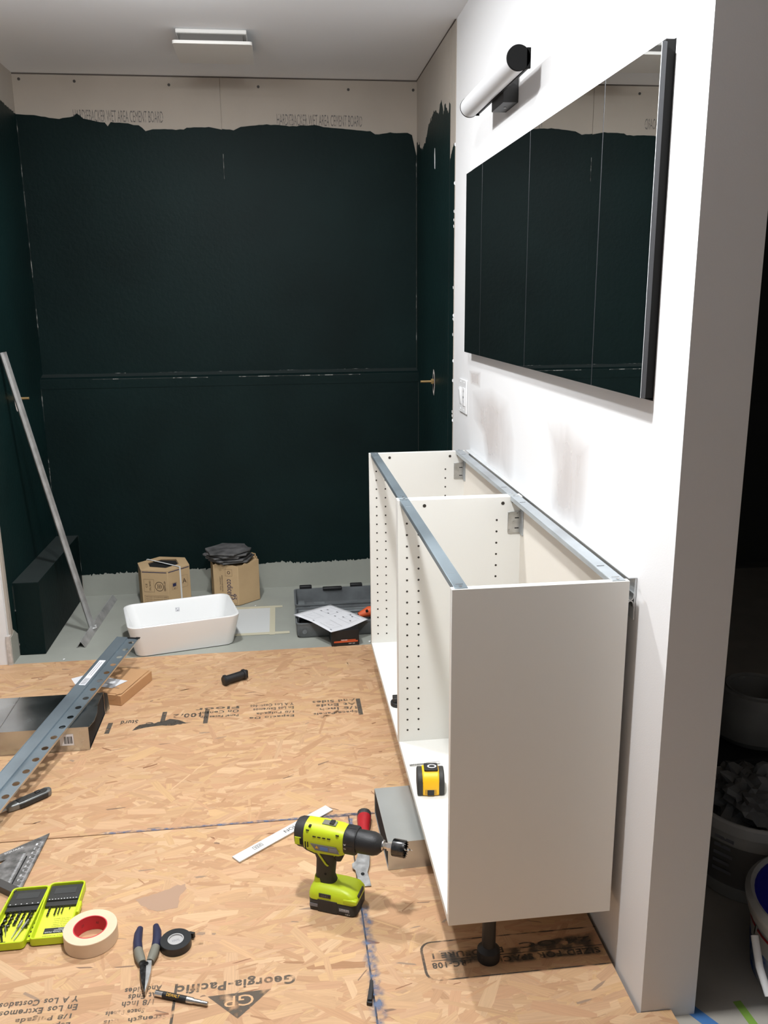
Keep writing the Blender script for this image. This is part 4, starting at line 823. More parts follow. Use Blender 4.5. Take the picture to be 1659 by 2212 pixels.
# ------------------------------------------------------------------ tape measure and drill bit in the near cabinet
t = empty('tape_measure', 'yellow and black tape measure standing in the near cabinet', 'tape measure', (-0.336, 0.640, ZB+0.0157), math.radians(-6)); t.scale = (1.38, 1.05, 1.02)
def tm_prof(s): return [(x*s, z) for x, z in ((-0.033, 0.004), (-0.029, 0.0), (0.029, 0.0), (0.034, 0.005), (0.034, 0.030), (0.029, 0.048), (0.017, 0.060), (-0.008, 0.061), (-0.022, 0.055), (-0.032, 0.040))]
bm = NB(); prism(bm, [(y*1.05, z*1.02) for y, z in tm_prof(1.0)], -0.0165, 0.0165, 'x'); obj('case', bm, yellow, t, bevel=0.004)
for x0, x1 in ((-0.0265, -0.0140), (0.0140, 0.0265)):
    bm = NB(); prism(bm, [(y*1.03, z*0.97+0.0005) for y, z in tm_prof(1.0)], x0, x1, 'x'); obj('rubber_side', bm, charc, t, bevel=0.003)
bm = NB(); prism(bm, rrect(0.0135, 0.0165, 0.003, 3), 0.0, 0.006, mtx=Matrix.Translation((0.001, 0.002, 0.0605))); lk = obj('lock_button', bm, dark, t, bevel=0.001)
bm = NB(); lathe(bm, [(0.006, 0.0), (0.0075, 0.0008), (0.009, 0.0)], 20, (0.003, 0.002, 0.0667)); obj('ring_mark', bm, print_w, lk)
bm = NB(); box(bm, -0.012, 0.011, -0.0352, -0.0325, 0.006, 0.020); obj('tape_mouth', bm, mat('blade_gold', srgb(200,150,40), 0.5), t, bevel=0.001)
bm = NB(); box(bm, -0.007, 0.006, -0.0372, -0.034, 0.004, 0.019); obj('end_hook', bm, dark, t, bevel=0.001)
t = empty('drill_bit', 'grey hex-shank drill bit lying behind the tape measure', 'drill bit', (-0.330, 0.765, ZB+0.0157+0.004), math.radians(2))
bm = NB(); cyl(bm, (0.006, 0, 0), (0.044, 0, 0), 0.0038, n=6); cyl(bm, (0.030, 0, 0), (0.034, 0, 0), 0.0032, n=10); obj('hex_shank', bm, steel, t)
bm = NB(); N_ = 40; rows = []
for q in range(N_+1):
    x = 0.006-0.050*q/N_; tw = q*0.75; rows.append([(x, 0.0023*(1.25 if s%2==0 else .55)*math.cos(tw+s*PI/2)-0, 0.0023*(1.25 if s%2==0 else .55)*math.sin(tw+s*PI/2)) for s in range(4)])
loft(bm, rows); obj('flutes', bm, steel, t)

# ------------------------------------------------------------------ cordless drill
t = empty('cordless_drill', 'lime green cordless drill fitted with a hole saw, standing on its battery', 'drill', (-0.613, 0.421, 0), math.radians(-24)); t.scale = (1.03, 1.03, 1.03)
# battery
rows = []
for hx, hy, r_, z in ((0.056, 0.034, 0.010, 0.0), (0.060, 0.038, 0.012, 0.003), (0.060, 0.038, 0.012, 0.030), (0.0585, 0.0365, 0.012, 0.033)):
    rows.append([(x+0.006, y, z) for x, y in rrect(hx, hy, r_, 4)])
bm = NB(); loft(bm, rows); bat = obj('battery', bm, charc, t)
bm = NB(); box(bm, -0.030, 0.020, -0.0395, -0.036, 0.001, 0.034); obj('rib', bm, charc, bat, bevel=0.0015)
for x0, x1 in ((-0.050, -0.030), (0.024, 0.050)):
    bm = NB(); box(bm, x0, x1, -0.0388, -0.0378, 0.011, 0.019); obj('badge', bm, print_g, bat, smooth=False)
text('LITHIUM', (0.022, 0.005), frame((0.037, -0.0390, 0.0165), (1,0,0), (0,0,1)), print_w, bat, 'print'); text('18V', (0.012, 0.0035), frame((0.046, -0.0388, 0.006), (1,0,0), (0,0,1)), print_w, bat, 'print')
# foot (lime upper shell of the battery)
rows = []
for hx, hy, r_, z, ox in ((0.0605, 0.0385, 0.013, 0.031, 0.006), (0.0610, 0.0385, 0.014, 0.041, 0.006), (0.057, 0.036, 0.016, 0.051, 0.004), (0.046, 0.028, 0.018, 0.0595, -0.003), (0.026, 0.020, 0.016, 0.064, -0.016)):
    rows.append([(x+ox, y, z) for x, y in rrect(hx, hy, r_, 4)])
bm = NB(); loft(bm, rows); ft = obj('foot', bm, lime, t)
fr = frame((0.022, -0.002, 0.0600), (1,0,-0.08), (0,1,0))
bm = NB(); prism(bm, rrect(0.012, 0.0095, 0.001, 2), 0.0004, 0.0010, mtx=fr); lg = obj('badge', bm, charc, ft, smooth=False)
text('C', (0.012, 0.010), fr @ Matrix.Translation((0,0,0.0012)), print_w, lg, 'print')
bm = NB(); box(bm, -0.026, 0.004, -0.0396, -0.0370, 0.040, 0.050); ob_ = obj('badge', bm, charc, ft, bevel=0.0008); text('ONE+', (0.018, 0.005), frame((-0.011, -0.0399, 0.045), (1,0,0), (0,0,1)), print_g, ob_, 'print')
bm = NB(); box(bm, 0.034, 0.0685, -0.0395, -0.026, 0.034, 0.046); obj('release_button', bm, lime, ft, bevel=0.003)
bm = NB(); box(bm, 0.040, 0.0672, -0.020, 0.020, 0.036, 0.047); obj('release_recess', bm, charc, ft, bevel=0.002)
# grip
gp = [((-0.020, 0.062), 0.027, 0.019), ((-0.022, 0.078), 0.023, 0.0175), ((-0.020, 0.10), 0.0235, 0.0175), ((-0.018, 0.122), 0.0245, 0.018), ((-0.022, 0.142), 0.028, 0.019), ((-0.026, 0.160), 0.034, 0.021)]
def ell(c, a, b_, n=20): return [(c[0]+a*math.copysign(abs(math.cos(q))**0.75, math.cos(q)), b_*math.copysign(abs(math.sin(q))**0.75, math.sin(q)), c[1]) for q in (2*PI*k/n for k in range(n))]
bm = NB(); loft(bm, [ell(*g_) for g_ in gp]); gr = obj('grip', bm, charc, t)
bm = NB(); loft(bm, [ell((-0.034, 0.060), 0.016, 0.0195), ell((-0.036, 0.074), 0.011, 0.0180)]); obj('grip_collar', bm, lime, t)
for s in (-1, 1):
    bm = NB(); prism(bm, [(-0.040, 0.150), (-0.035, 0.152), (-0.012, 0.118), (-0.006, 0.114), (-0.010, 0.112), (-0.016, 0.116)], s*0.0178, s*0.0198, 'y'); obj('grip_stripe', bm, lime, t, smooth=False)
    bm = NB(); cyl(bm, (-0.016, s*0.0172, 0.089), (-0.016, s*0.0178, 0.089), 0.003, n=10); obj('screw_hole', bm, black_in, t)
bm = NB(); prism(bm, [(0.004, 0.148), (0.024, 0.146), (0.026, 0.136), (0.020, 0.122), (0.010, 0.120), (0.004, 0.126)], -0.0085, 0.0085, 'y'); obj('trigger', bm, dark, t, bevel=0.003)
bm = NB(); prism(bm, [(0.000, 0.155), (0.030, 0.155), (0.028, 0.150), (0.008, 0.148), (0.003, 0.128), (-0.001, 0.128)], -0.010, 0.010, 'y'); obj('trigger_guard', bm, lime, t, bevel=0.001)
# motor housing
ZA = 0.182
def body_row(x, rx_, rz_, zo=0): return [(x, rx_*math.copysign(abs(math.cos(q))**0.72, math.cos(q)), ZA+zo+rz_*math.copysign(abs(math.sin(q))**0.72, math.sin(q))) for q in (2*PI*k/24 for k in range(24))]
bm = NB(); loft(bm, [body_row(-0.092, 0.020, 0.022), body_row(-0.089, 0.027, 0.029), body_row(-0.080, 0.0305, 0.033), body_row(-0.060, 0.031, 0.034)]); obj('rear_cap', bm, charc, t)
bm = NB(); loft(bm, [body_row(-0.064, 0.0315, 0.0345), body_row(-0.020, 0.0320, 0.0350), body_row(0.022, 0.031, 0.033), body_row(0.034, 0.0285, 0.030)]); hs = obj('housing', bm, lime, t)
bm = NB(); prism(bm, [(-0.066, 0.160), (-0.058, 0.150), (-0.040, 0.145), (0.020, 0.147), (0.036, 0.154), (0.036, 0.165), (-0.066, 0.165)], -0.024, 0.024, 'y'); obj('housing', bm, lime, t, bevel=0.004)
bm = NB(); prism(bm, [(-0.082, 0.168), (-0.040, 0.150), (-0.038, 0.140), (-0.062, 0.148), (-0.078, 0.160)], -0.0235, 0.0235, 'y'); obj('grip_neck', bm, charc, t, bevel=0.003)
bm = NB(); prism(bm, [(-0.046, 0.176), (0.018, 0.176), (0.026, 0.160), (-0.034, 0.160)], -0.0328, -0.0316, 'y'); lb_ = obj('spec_label', bm, mat('label_grey', (0.16,0.16,0.17,1), 0.5), hs, smooth=False)
bm = NB(); prism(bm, [(-0.034, 0.166), (-0.026, 0.166), (-0.030, 0.173)], -0.0332, -0.0327, 'y'); obj('warning_mark', bm, yel_p, lb_, smooth=False)
bm = NB(); box(bm, -0.022, -0.002, -0.0332, -0.0327, 0.163, 0.172); obj('print', bm, mat('blue_print', srgb(90,120,180), 0.6), lb_, smooth=False)
bm = NB(); box(bm, 0.001, 0.020, -0.0332, -0.0327, 0.163, 0.171); obj('print', bm, print_g, lb_, smooth=False)
bm = NB(); box(bm, -0.086, -0.070, -0.0318, -0.030, 0.166, 0.186); obj('vent_slot', bm, lime, t, bevel=0.001)
bm = NB(); box(bm, -0.073, -0.067, -0.0322, -0.030, 0.168, 0.184); obj('vent_slot', bm, black_in, t)
bm = NB()
for q in range(4): box(bm, -0.040+0.012*q, -0.032+0.012*q, -0.0322, -0.030, 0.194, 0.196)
for q in range(2): box(bm, -0.060+0.006*q, -0.058+0.006*q, -0.0322, -0.030, 0.160+0.004*q, 0.178)
obj('vent_slots', bm, black_in, hs, kind='stuff')
bm = NB()
for x, z in ((-0.054, 0.205), (0.020, 0.204)): cyl(bm, (x, -0.0275, z), (x, -0.0262, z+0.002), 0.004, n=12)
for x, z in ((-0.050, 0.2125),): box(bm, x-0.003, x+0.003, -0.024, -0.010, z+0.0005, z+0.0022)
obj('screw_recess', bm, black_in, hs, kind='stuff')
bm = NB(); box(bm, -0.024, 0.010, -0.010, 0.008, 0.2150, 0.2186); ss = obj('speed_slide', bm, greyg, t, bevel=0.001)
bm = NB(); box(bm, -0.006, 0.005, -0.009, 0.007, 0.218, 0.222); obj('slide_knob', bm, dark, ss, bevel=0.001)
bm = NB(); loft(bm, [body_row(0.0335, 0.0292, 0.0300), body_row(0.036, 0.0305, 0.0310), body_row(0.058, 0.0305, 0.0310), body_row(0.062, 0.029, 0.029)]); cl = obj('clutch_ring', bm, dark, t)
bm = NB()
for q in range(16):
    a = 2*PI*q/16; c = Vector((0.048, 0.0302*math.cos(a), ZA+0.0302*math.sin(a))); box(bm, -0.010, 0.010, -0.0022, 0.0022, -0.0012, 0.0014, mtx=Matrix.Translation(c) @ Matrix.Rotation(a-PI/2, 4, 'X'))
obj('clutch_ribs', bm, dark, cl, kind='stuff')
for q, s in enumerate(('1', '3', '5', '7', '9', '11')):
    a = math.radians(170+18*q-45+45); a = math.radians(120+20*q+30)
    text(s, (0.004, 0.005), frame((0.039, 0.0312*math.cos(a), ZA+0.0316*math.sin(a)), (0, -math.sin(a), math.cos(a)), (-1, 0, 0)), print_w, cl, 'print')
bm = NB(); lathe(bm, [(0, 0.060), (0.0265, 0.060), (0.0272, 0.070), (0.0270, 0.100), (0.0235, 0.112), (0.017, 0.119), (0.014, 0.122), (0, 0.122)], 28, (0,0,ZA), (1,0,0)); ck = obj('chuck', bm, dark, t)
bm = NB(); lathe(bm, [(0, 0.1215), (0.0128, 0.1215), (0.0128, 0.125), (0.007, 0.127), (0, 0.127)], 20, (0,0,ZA), (1,0,0)); obj('jaws', bm, chrome, ck)
bm = NB(); cyl(bm, (0.126, 0, ZA), (0.134, 0, ZA), 0.0070, n=6); cyl(bm, (0.134, 0, ZA), (0.149, 0, ZA), 0.0105, n=6); hsw = obj('arbor', bm, chrome, t)
bm = NB(); lathe(bm, [(0.009, 0.147), (0.0190, 0.147), (0.0200, 0.149), (0.0200, 0.176), (0.0183, 0.176), (0.0183, 0.152)], 32, (0,0,ZA), (1,0,0)); cyl(bm, (0.148, 0, ZA), (0.1505, 0, ZA), 0.0185, n=24)
for q in range(22):
    a = 2*PI*q/22; p = Vector((0.1755, 0.0192*math.cos(a), ZA+0.0192*math.sin(a))); tg = Vector((0, -math.sin(a), math.cos(a)))
    v_ = [bm.verts.new(p+tg*0.0022), bm.verts.new(p-tg*0.0022), bm.verts.new(p+Vector((0.0045,0,0))-tg*0.001)]; bm.faces.new(v_)
obj('hole_saw', bm, gunm, t)
bm = NB(); N_ = 30; rows = []
for q in range(N_+1):
    x = 0.150+0.044*q/N_; tw = q*0.55; sc = 1 if q < N_-3 else (N_-q+0.2)/4; rows.append([(x, 0.0032*sc*(1.1 if s%2==0 else .6)*math.cos(tw+s*PI/2), ZA+0.0032*sc*(1.1 if s%2==0 else .6)*math.sin(tw+s*PI/2)) for s in range(4)])
loft(bm, rows); obj('pilot_bit', bm, steel, t)
# ------------------------------------------------------------------ painter's scraper tool behind the drill
t = empty('scraper', 'red-handled steel painter scraper lying behind the drill', 'scraper', (-0.524, 0.612, 0), math.radians(83.5)); t.scale = (1.15, 1.15, 1.1)
def hrow(x, a, b_, zc=0.016): return [(x, a*math.cos(q), zc+b_*math.sin(q)) for q in (2*PI*k/16 for k in range(16))]
bm = NB(); loft(bm, [hrow(0.142, 0.008, 0.008), hrow(0.135, 0.0165, 0.015), hrow(0.11, 0.0175, 0.016), hrow(0.07, 0.014, 0.013), hrow(0.035, 0.015, 0.013)]); hd = obj('handle', bm, red, t)
bm = NB(); loft(bm, [hrow(0.036, 0.0158, 0.0138), hrow(0.020, 0.0175, 0.0145), hrow(0.004, 0.0175, 0.0135), hrow(0.000, 0.014, 0.010)]); obj('bolster', bm, charc, t)
bm = NB(); loft(bm, [hrow(0.143, 0.0085, 0.0085), hrow(0.136, 0.0172, 0.0155), hrow(0.120, 0.0178, 0.0162), hrow(0.119, 0.017, 0.0155)]); obj('end_cap', bm, charc, t)
bl = [(0.004, -0.013), (-0.022, -0.015), (-0.040, -0.016), (-0.062, -0.015), (-0.082, -0.011), (-0.104, -0.016), (-0.124, -0.020), (-0.126, 0.006), (-0.112, 0.010), (-0.098, 0.012), (-0.075, 0.017), (-0.068, 0.024), (-0.055, 0.025), (-0.048, 0.018), (-0.030, 0.013), (0.004, 0.013)]
bm = NB(); prism(bm, bl[::-1], 0.0145, 0.0165); bmesh.ops.rotate(bm, verts=bm.verts, cent=(0, 0, 0.0155), matrix=Matrix.Rotation(-0.105, 3, 'Y')); bd = obj('blade', bm, mat('bright_blade', (0.46,0.46,0.455,1), 0.34, metal=0.75, vary=0.2, vscale=60), t, bevel=0.0006)
bm = NB(); cyl(bm, (-0.088, 0.0, 0.0079), (-0.088, 0.0, 0.0084), 0.0042, n=12); obj('hole', bm, black_in, bd)
# ------------------------------------------------------------------ white flat strip
t = empty('white_strip', 'flat white strip with dark lettering lying behind the drill', 'strip', (-0.866, 0.622, 0), math.radians(38.5))
bm = NB(); box(bm, 0, 0.335, -0.0165, 0.0165, 0.0004, 0.0050); obj('strip_body', bm, mat('strip_white', (0.66,0.65,0.63,1), 0.5), t, bevel=0.0006)
bm = NB(); box(bm, 0.001, 0.334, -0.0172, -0.0163, 0.0008, 0.0044); obj('edge', bm, steel, t, smooth=False)
text('IKEA', (0.022, 0.008), frame((0.075, 0.002, 0.0052), (-1,0,0), (0,-1,0)), print_k, t, 'print'); text('TION', (0.049, 0.013), frame((0.192, 0.000, 0.0052), (-1,0,0), (0,-1,0)), print_k, t, 'print')
bm = NB()
for q in ((0.060, 0.090, 0.0078, 0.0086), (0.060, 0.090, -0.0046, -0.0038), (0.060, 0.0608, -0.0046, 0.0086), (0.0892, 0.090, -0.0046, 0.0086)): box(bm, q[0], q[1], q[2], q[3], 0.0050, 0.0053)
obj('print', bm, print_k, t, kind='stuff', smooth=False)
# ------------------------------------------------------------------ masking tape, electrical tape
t = empty('masking_tape', 'cream roll of masking tape with a red core on the boards', 'tape', (-1.189, 0.368, 0.0003))
bm = NB(); lathe(bm, [(0.0385, 0), (0.0600, 0), (0.0608, 0.001), (0.0608, 0.035), (0.0600, 0.036), (0.0385, 0.036)], 64, closed=True); obj('tape_roll', bm, tape_m, t)
bm = NB(); lathe(bm, [(0.0362, 0.0002), (0.0384, 0.0002), (0.0384, 0.0362), (0.0362, 0.0362)], 64, closed=True); cr_ = obj('core', bm, redcore, t)
for a, s in ((2.3, 'SCOTCH'), (1.35, 'TAPE')):
    text(s, (0.016, 0.007), frame((0.0360*math.cos(a), 0.0360*math.sin(a), 0.018), (math.sin(a), -math.cos(a), 0), (0,0,1)), print_k, cr_, 'print')
t = empty('electrical_tape', 'black roll of electrical tape beside the pliers', 'tape', (-0.989, 0.322, 0.0003), 0.2)
bm = NB(); lathe(bm, [(0.0185, 0), (0.0350, 0), (0.0355, 0.0005), (0.0355, 0.0185), (0.0350, 0.019), (0.0185, 0.019)], 48, closed=True); obj('tape_roll', bm, vinyl, t)
bm = NB(); lathe(bm, [(0.0160, 0.0005), (0.0184, 0.0005), (0.0184, 0.0192), (0.0160, 0.0192)], 40, closed=True); cyl(bm, (0,0,0.0006), (0,0,0.016), 0.0161, n=32); co_ = obj('core', bm, mat('core_grey', (0.42,0.41,0.40,1), 0.6), t)
text('VINYL', (0.018, 0.007), frame((0, -0.001, 0.0163), (1,0,0), (0,1,0)), print_g, co_, 'print')
bm = NB(); prism(bm, [(0.030, 0.018), (0.0345, 0.008), (0.041, 0.006), (0.045, 0.010), (0.040, 0.013), (0.036, 0.016)], 0.004, 0.0175); obj('loose_end', bm, vinyl, t)
# ------------------------------------------------------------------ long-nose pliers
t = empty('pliers', 'long-nose pliers with navy and grey grips pointing at the camera', 'pliers', (-1.048, 0.262, 0.0004), math.radians(6))
def arm(s):
    return [(s*0.0085, 0.004), (s*0.0145, 0.024), (s*0.0195, 0.048), (s*0.0222, 0.075), (s*0.0215, 0.100), (s*0.0180, 0.120)]
for s in (-1, 1):
    P_ = arm(s); bm = NB(); tube(bm, [(P_[0][0], P_[0][1], 0.010), (P_[1][0], P_[1][1], 0.010), (P_[2][0], P_[2][1], 0.010)], [0.0088, 0.0112, 0.0104], 12, up=(0,0,1)); obj('grey_grip', bm, greyg, t)
    bm = NB(); tube(bm, [(x, y, 0.010) for x, y in P_[2:]], [0.0106, 0.0102, 0.0098, 0.0070], 12, up=(0,0,1)); obj('navy_grip', bm, navy, t)
    bm = NB(); prism(bm, [(s*0.0015, -0.086), (s*0.0004, -0.088), (s*0.0004, -0.02), (s*0.0004, 0.004), (s*0.0120, 0.008), (s*0.0130, -0.005), (s*0.0118, -0.030), (s*0.0078, -0.058)][::s], 0.003, 0.0155); obj('jaw', bm, steel if s > 0 else gunm, t, bevel=0.002)
bm = NB(); cyl(bm, (0, -0.006, 0.002), (0, -0.006, 0.0168), 0.006, n=20); obj('pivot', bm, gunm, t, bevel=0.0006)
# ------------------------------------------------------------------ magnetic bit holder
t = empty('bit_holder', 'black and chrome magnetic bit holder with yellow lettering by the pliers', 'bit holder', (-1.016, 0.1775, 0.0068), math.radians(-21.5))
bm = NB(); cyl(bm, (0, 0, 0), (0.018, 0, 0), 0.0065, n=20); obj('chrome_sleeve', bm, chrome, t)
bm = NB(); cyl(bm, (0.0178, 0, 0), (0.074, 0, 0), 0.0067, n=20); bd = obj('barrel', bm, dark, t)
bm = NB(); lathe(bm, [(0, 0.0738), (0.0066, 0.0738), (0.0064, 0.088), (0.0050, 0.090), (0.0050, 0.104), (0.0042, 0.106), (0.0042, 0.122), (0, 0.123)], 16, ax=(1,0,0)); obj('tip', bm, steel, t)
for da in (0,):
    a = math.radians(118); text('DEWALT', (0.030, 0.0062), frame((0.043, 0.00685*math.cos(a), 0.00685*math.sin(a)), (1,0,0), (0, math.sin(a), -math.cos(a))), yel_p, bd, 'print')
# ------------------------------------------------------------------ broken black shim on the joint
t = empty('plastic_shim', 'broken black plastic shim lying on the blue-dusted joint', 'shim', (-0.557, 0.118, 0.0004), math.radians(80))
bm = NB(); prism(bm, [(-0.030, -0.006), (0.004, -0.006), (0.034, -0.004), (0.036, 0.003), (0.004, 0.004), (-0.028, 0.006)], 0, 0.008); obj('wedge', bm, dark, t, bevel=0.001)
bm = NB(); box(bm, -0.024, 0.000, -0.005, 0.004, 0.008, 0.012); obj('rib', bm, dark, t, bevel=0.0008)
# ------------------------------------------------------------------ utility knife
t = empty('utility_knife', 'grey and black utility knife lying beside the long rail', 'knife', (-1.492, 0.985, 0.0004), math.radians(40)); t.scale = (0.95, 1.35, 1.2)
kp = [(-0.075, -0.006), (-0.060, -0.010), (-0.020, -0.0125), (0.030, -0.011), (0.062, -0.011), (0.070, -0.004), (0.070, 0.006), (0.058, 0.011), (0.0, 0.0115), (-0.045, 0.012), (-0.075, 0.003)]
bm = NB(); prism(bm, kp, 0, 0.018); obj('handle', bm, mat('knife_grey', (0.20,0.205,0.20,1), 0.4, metal=0.5), t, bevel=0.004)
bm = NB(); prism(bm, [(-0.040, -0.0105), (0.050, -0.0095), (0.058, -0.002), (0.050, 0.006), (-0.042, 0.006)], 0.0178, 0.0195); gi = obj('grip_inlay', bm, charc, t, bevel=0.0008)
bm = NB(); box(bm, 0.018, 0.034, -0.004, 0.004, 0.0195, 0.0225); obj('slider', bm, dark, gi, bevel=0.001)
bm = NB(); prism(bm, [(-0.040, -0.0128), (0.052, -0.0115), (0.052, -0.0135), (-0.036, -0.0145)], 0.004, 0.014); obj('grip_edge', bm, charc, t)
bm = NB(); prism(bm, [(-0.074, -0.004), (-0.100, -0.004), (-0.088, 0.004), (-0.074, 0.004)], 0.008, 0.009); obj('blade', bm, steel, t, smooth=False)
# ------------------------------------------------------------------ speed square
t = empty('speed_square', 'worn dark speed square at the left edge of the floor', 'square')
sqm = mat('worn_black_steel', (0.20, 0.193, 0.185, 1), 0.45, metal=0.4, vary=0.6, vscale=45)
# triangle: apex at the far corner, hypotenuse to the near one, fence along the lower left
apex = Vector((-1.392, 0.808)); nearc = Vector((-1.404, 0.556)); farl = Vector((-1.570, 0.675))
Tm = lambda p, q, f_: p.lerp(q, f_)
def poly_hole(outer, inner, z0, z1, m, nm, par):
    bm = NB(); n_ = len(outer)
    R_ = [[bm.verts.new((p[0], p[1], z)) for p in pl] for pl, z in ((outer, z0), (outer, z1), (inner, z1), (inner, z0))]
    for a, c in zip(R_, R_[1:]+R_[:1]):
        for q in range(n_): bm.faces.new((a[q], a[(q+1)%n_], c[(q+1)%n_], c[q]))
    return obj(nm, bm, m, par, smooth=False)
cen = (apex+nearc+farl)/3
inn = [Vector((-1.478, 0.700)), Vector((-1.496, 0.668)), Vector((-1.540, 0.682))]
tri = poly_hole([tuple(apex), tuple(nearc), tuple(farl)][::-1], [tuple(p) for p in inn][::-1], 0.0030, 0.0062, sqm, 'blade', t)
fd = (farl-nearc).normalized(); fn = Vector((-fd.y, fd.x))
if fn.dot(apex-nearc) > 0: fn = -fn
bm = NB(); prism(bm, [tuple(nearc-fn*0.004), tuple(farl-fn*0.004), tuple(farl+fn*0.018), tuple(nearc+fn*0.018)], 0.0004, 0.019); obj('fence', bm, mat('fence_grey', (0.10,0.095,0.09,1), 0.5, metal=0.5), t, bevel=0.001)
hd_ = (nearc-apex).normalized(); hn = Vector((hd_.y, -hd_.x)); hn = hn if hn.dot(farl-apex) > 0 else -hn
bm = NB()
for k in range(44):
    p = apex + hd_*(0.040+0.0046*k) + hn*0.004; l_ = 0.010 if k % 4 == 0 else 0.005; m_ = Matrix.Translation((p.x, p.y, 0)) @ Matrix.Rotation(math.atan2(hn.y, hn.x), 4, 'Z'); box(bm, 0, l_, -0.0005, 0.0005, 0.0062, 0.0065, mtx=m_)
for k in range(30):
    p = apex + hd_*(0.09+0.0046*k) + hn*(0.037+0.0*k); m_ = Matrix.Translation((p.x, p.y, 0)) @ Matrix.Rotation(math.atan2(hn.y, hn.x), 4, 'Z'); box(bm, 0, 0.006, -0.0006, 0.0006, 0.0062, 0.0065, mtx=m_)
obj('graduation', bm, print_w, tri, kind='stuff', smooth=False)
for k in range(9):
    p = apex + hd_*(0.05+0.019*k) + hn*0.019; text(str(k+1), (0.005, 0.009), frame((p.x, p.y, 0.0064), tuple(hn)+(0,), tuple(-hd_)+(0,)), print_w, tri, 'print')
p = apex+hd_*0.10+hn*0.030; p2 = apex+hd_*0.225+hn*0.030
bm = NB(); dv = hn*0.0018; prism(bm, [tuple(p-dv), tuple(p2-dv), tuple(p2+dv), tuple(p+dv)], 0.0060, 0.0064); obj('slot', bm, black_in, tri, smooth=False)
text('SQUARE', (0.05, 0.008), frame((-1.468, 0.738, 0.0064), (0.85, 0.52, 0), (-0.52, 0.85, 0)), print_w, tri, 'print')
# ------------------------------------------------------------------ drill bit case
t = empty('bit_case', 'open lime green drill bit case beside the masking tape', 'case')
def half(nm, x0, x1, y0, y1, skew):
    sh_ = Matrix.Identity(4)
    sh_ = Matrix(((1, skew, 0, x0), (0, 1, 0, y0), (0,0,1,0), (0,0,0,1)))
    W_, D_ = x1-x0, y1-y0; rows = []
    for ins, z in ((0.004, 0.0003), (0.0, 0.003), (0.0, 0.021), (0.0008, 0.022), (0.0032, 0.022), (0.004, 0.021), (0.004, 0.0045)):
        rows.append([tuple(sh_ @ Vector((x+W_/2, y+D_/2, z))) for x, y in rrect(W_/2-ins, D_/2-ins, 0.010 if ins < 0.003 else 0.008, 4)])
    bm = NB(); loft(bm, rows); h_ = obj(nm, bm, lime, t)
    bm = NB(); box(bm, 0.006, W_-0.006, 0.006, D_-0.006, 0.0045, 0.0052, mtx=sh_); obj('insert_card', bm, lime_in, h_, smooth=False)
    return h_, sh_, W_, D_
ha, sa, WA, DA = half('left_half', -1.428, -1.338, 0.356, 0.556, 0.06)
hb, sb, WB, DB = half('right_half', -1.328, -1.240, 0.362, 0.564, 0.0)
bm = NB(); box(bm, -1.338, -1.327, 0.375, 0.54, 0.004, 0.010); hg = obj('hinge', bm, lime, t)
bm = NB()
for k in range(11): box(bm, -1.3355, -1.3295, 0.385+0.0145*k, 0.390+0.0145*k, 0.0098, 0.0108)
obj('hinge_slots', bm, black_in, hg, kind='stuff')
for h_, s_, W_, D_, ns in ((ha, sa, WA, DA, 6), (hb, sb, WB, DB, 10)):
    bm = NB(); box(bm, 0.005, W_-0.005, D_-0.062, D_-0.006, 0.0052, 0.017, mtx=s_); hl = obj('bit_rack', bm, charc, h_, bevel=0.002)
    bm = NB(); box(bm, 0.005, W_-0.005, D_-0.078, D_-0.060, 0.0052, 0.0125, mtx=s_); obj('bit_rack', bm, charc, h_, bevel=0.0015)
    bm = NB(); box(bm, 0.018, W_-0.018, D_-0.040, D_-0.018, 0.017, 0.0176, mtx=s_); obj('rack_panel', bm, mat('rack_relief', (0.045,0.046,0.045,1), 0.5), hl, smooth=False)
    bm = NB()
    for k in range(ns): x = 0.012+(W_-0.024)*k/(ns-1); box(bm, x-0.0014, x+0.0014, D_-0.0605, D_-0.0585, 0.0171, 0.0176, mtx=s_)
    obj('size_marks', bm, print_w, hl, kind='stuff', smooth=False)
def twist(s_, x, y0, y1, r_, par):
    bm = NB(); rows = []; N_ = 18
    for q in range(N_+1):
        y = y0+(y1-y0)*q/N_; tw = q*0.9; rows.append([tuple(s_ @ Vector((x+r_*(1.15 if k%2==0 else .6)*math.cos(tw+k*PI/2), y, 0.0095+r_*(1.15 if k%2==0 else .6)*math.sin(tw+k*PI/2)))) for k in range(4)])
    loft(bm, rows); o = obj('drill_bit', bm, gunm, par); return o
for x, l_, r_ in ((0.016, 0.085, 0.0048), (0.029, 0.066, 0.0042), (0.042, 0.050, 0.0036), (0.055, 0.056, 0.0032), (0.067, 0.040, 0.0030), (0.074, 0.062, 0.0028)): twist(sa, x, DA-0.074, DA-0.074-l_, r_, ha)
for x, l_, r_ in ((0.018, 0.036, 0.0026), (0.034, 0.034, 0.0022), (0.042, 0.032, 0.0018), (0.050, 0.030, 0.0016), (0.066, 0.018, 0.0012)): twist(sb, x, DB-0.074, DB-0.074-l_, r_, hb)
for x0, y0, x1, y1, r_ in ((0.013, 0.068, 0.038, 0.014, 0.0048), (0.058, 0.086, 0.052, 0.030, 0.0030), (0.072, 0.088, 0.060, 0.022, 0.0032), (0.024, 0.075, 0.036, 0.040, 0.0022)):
    a_ = sa @ Vector((x0, y0, 0.011)); b_ = sa @ Vector((x1, y1, 0.010)); bm = NB(); cyl(bm, a_, a_.lerp(b_, 0.45), r_, n=10); cyl(bm, a_.lerp(b_, 0.45), b_, r_*0.6, r_*0.3, n=8); obj('driver_bit', bm, steel if r_ < 0.004 else gunm, ha)
bm = NB(); box(bm, 0.022, WB-0.004, 0.034, 0.053, 0.0052, 0.0056, mtx=sb); cd_ = obj('black_panel', bm, print_k, hb, smooth=False)
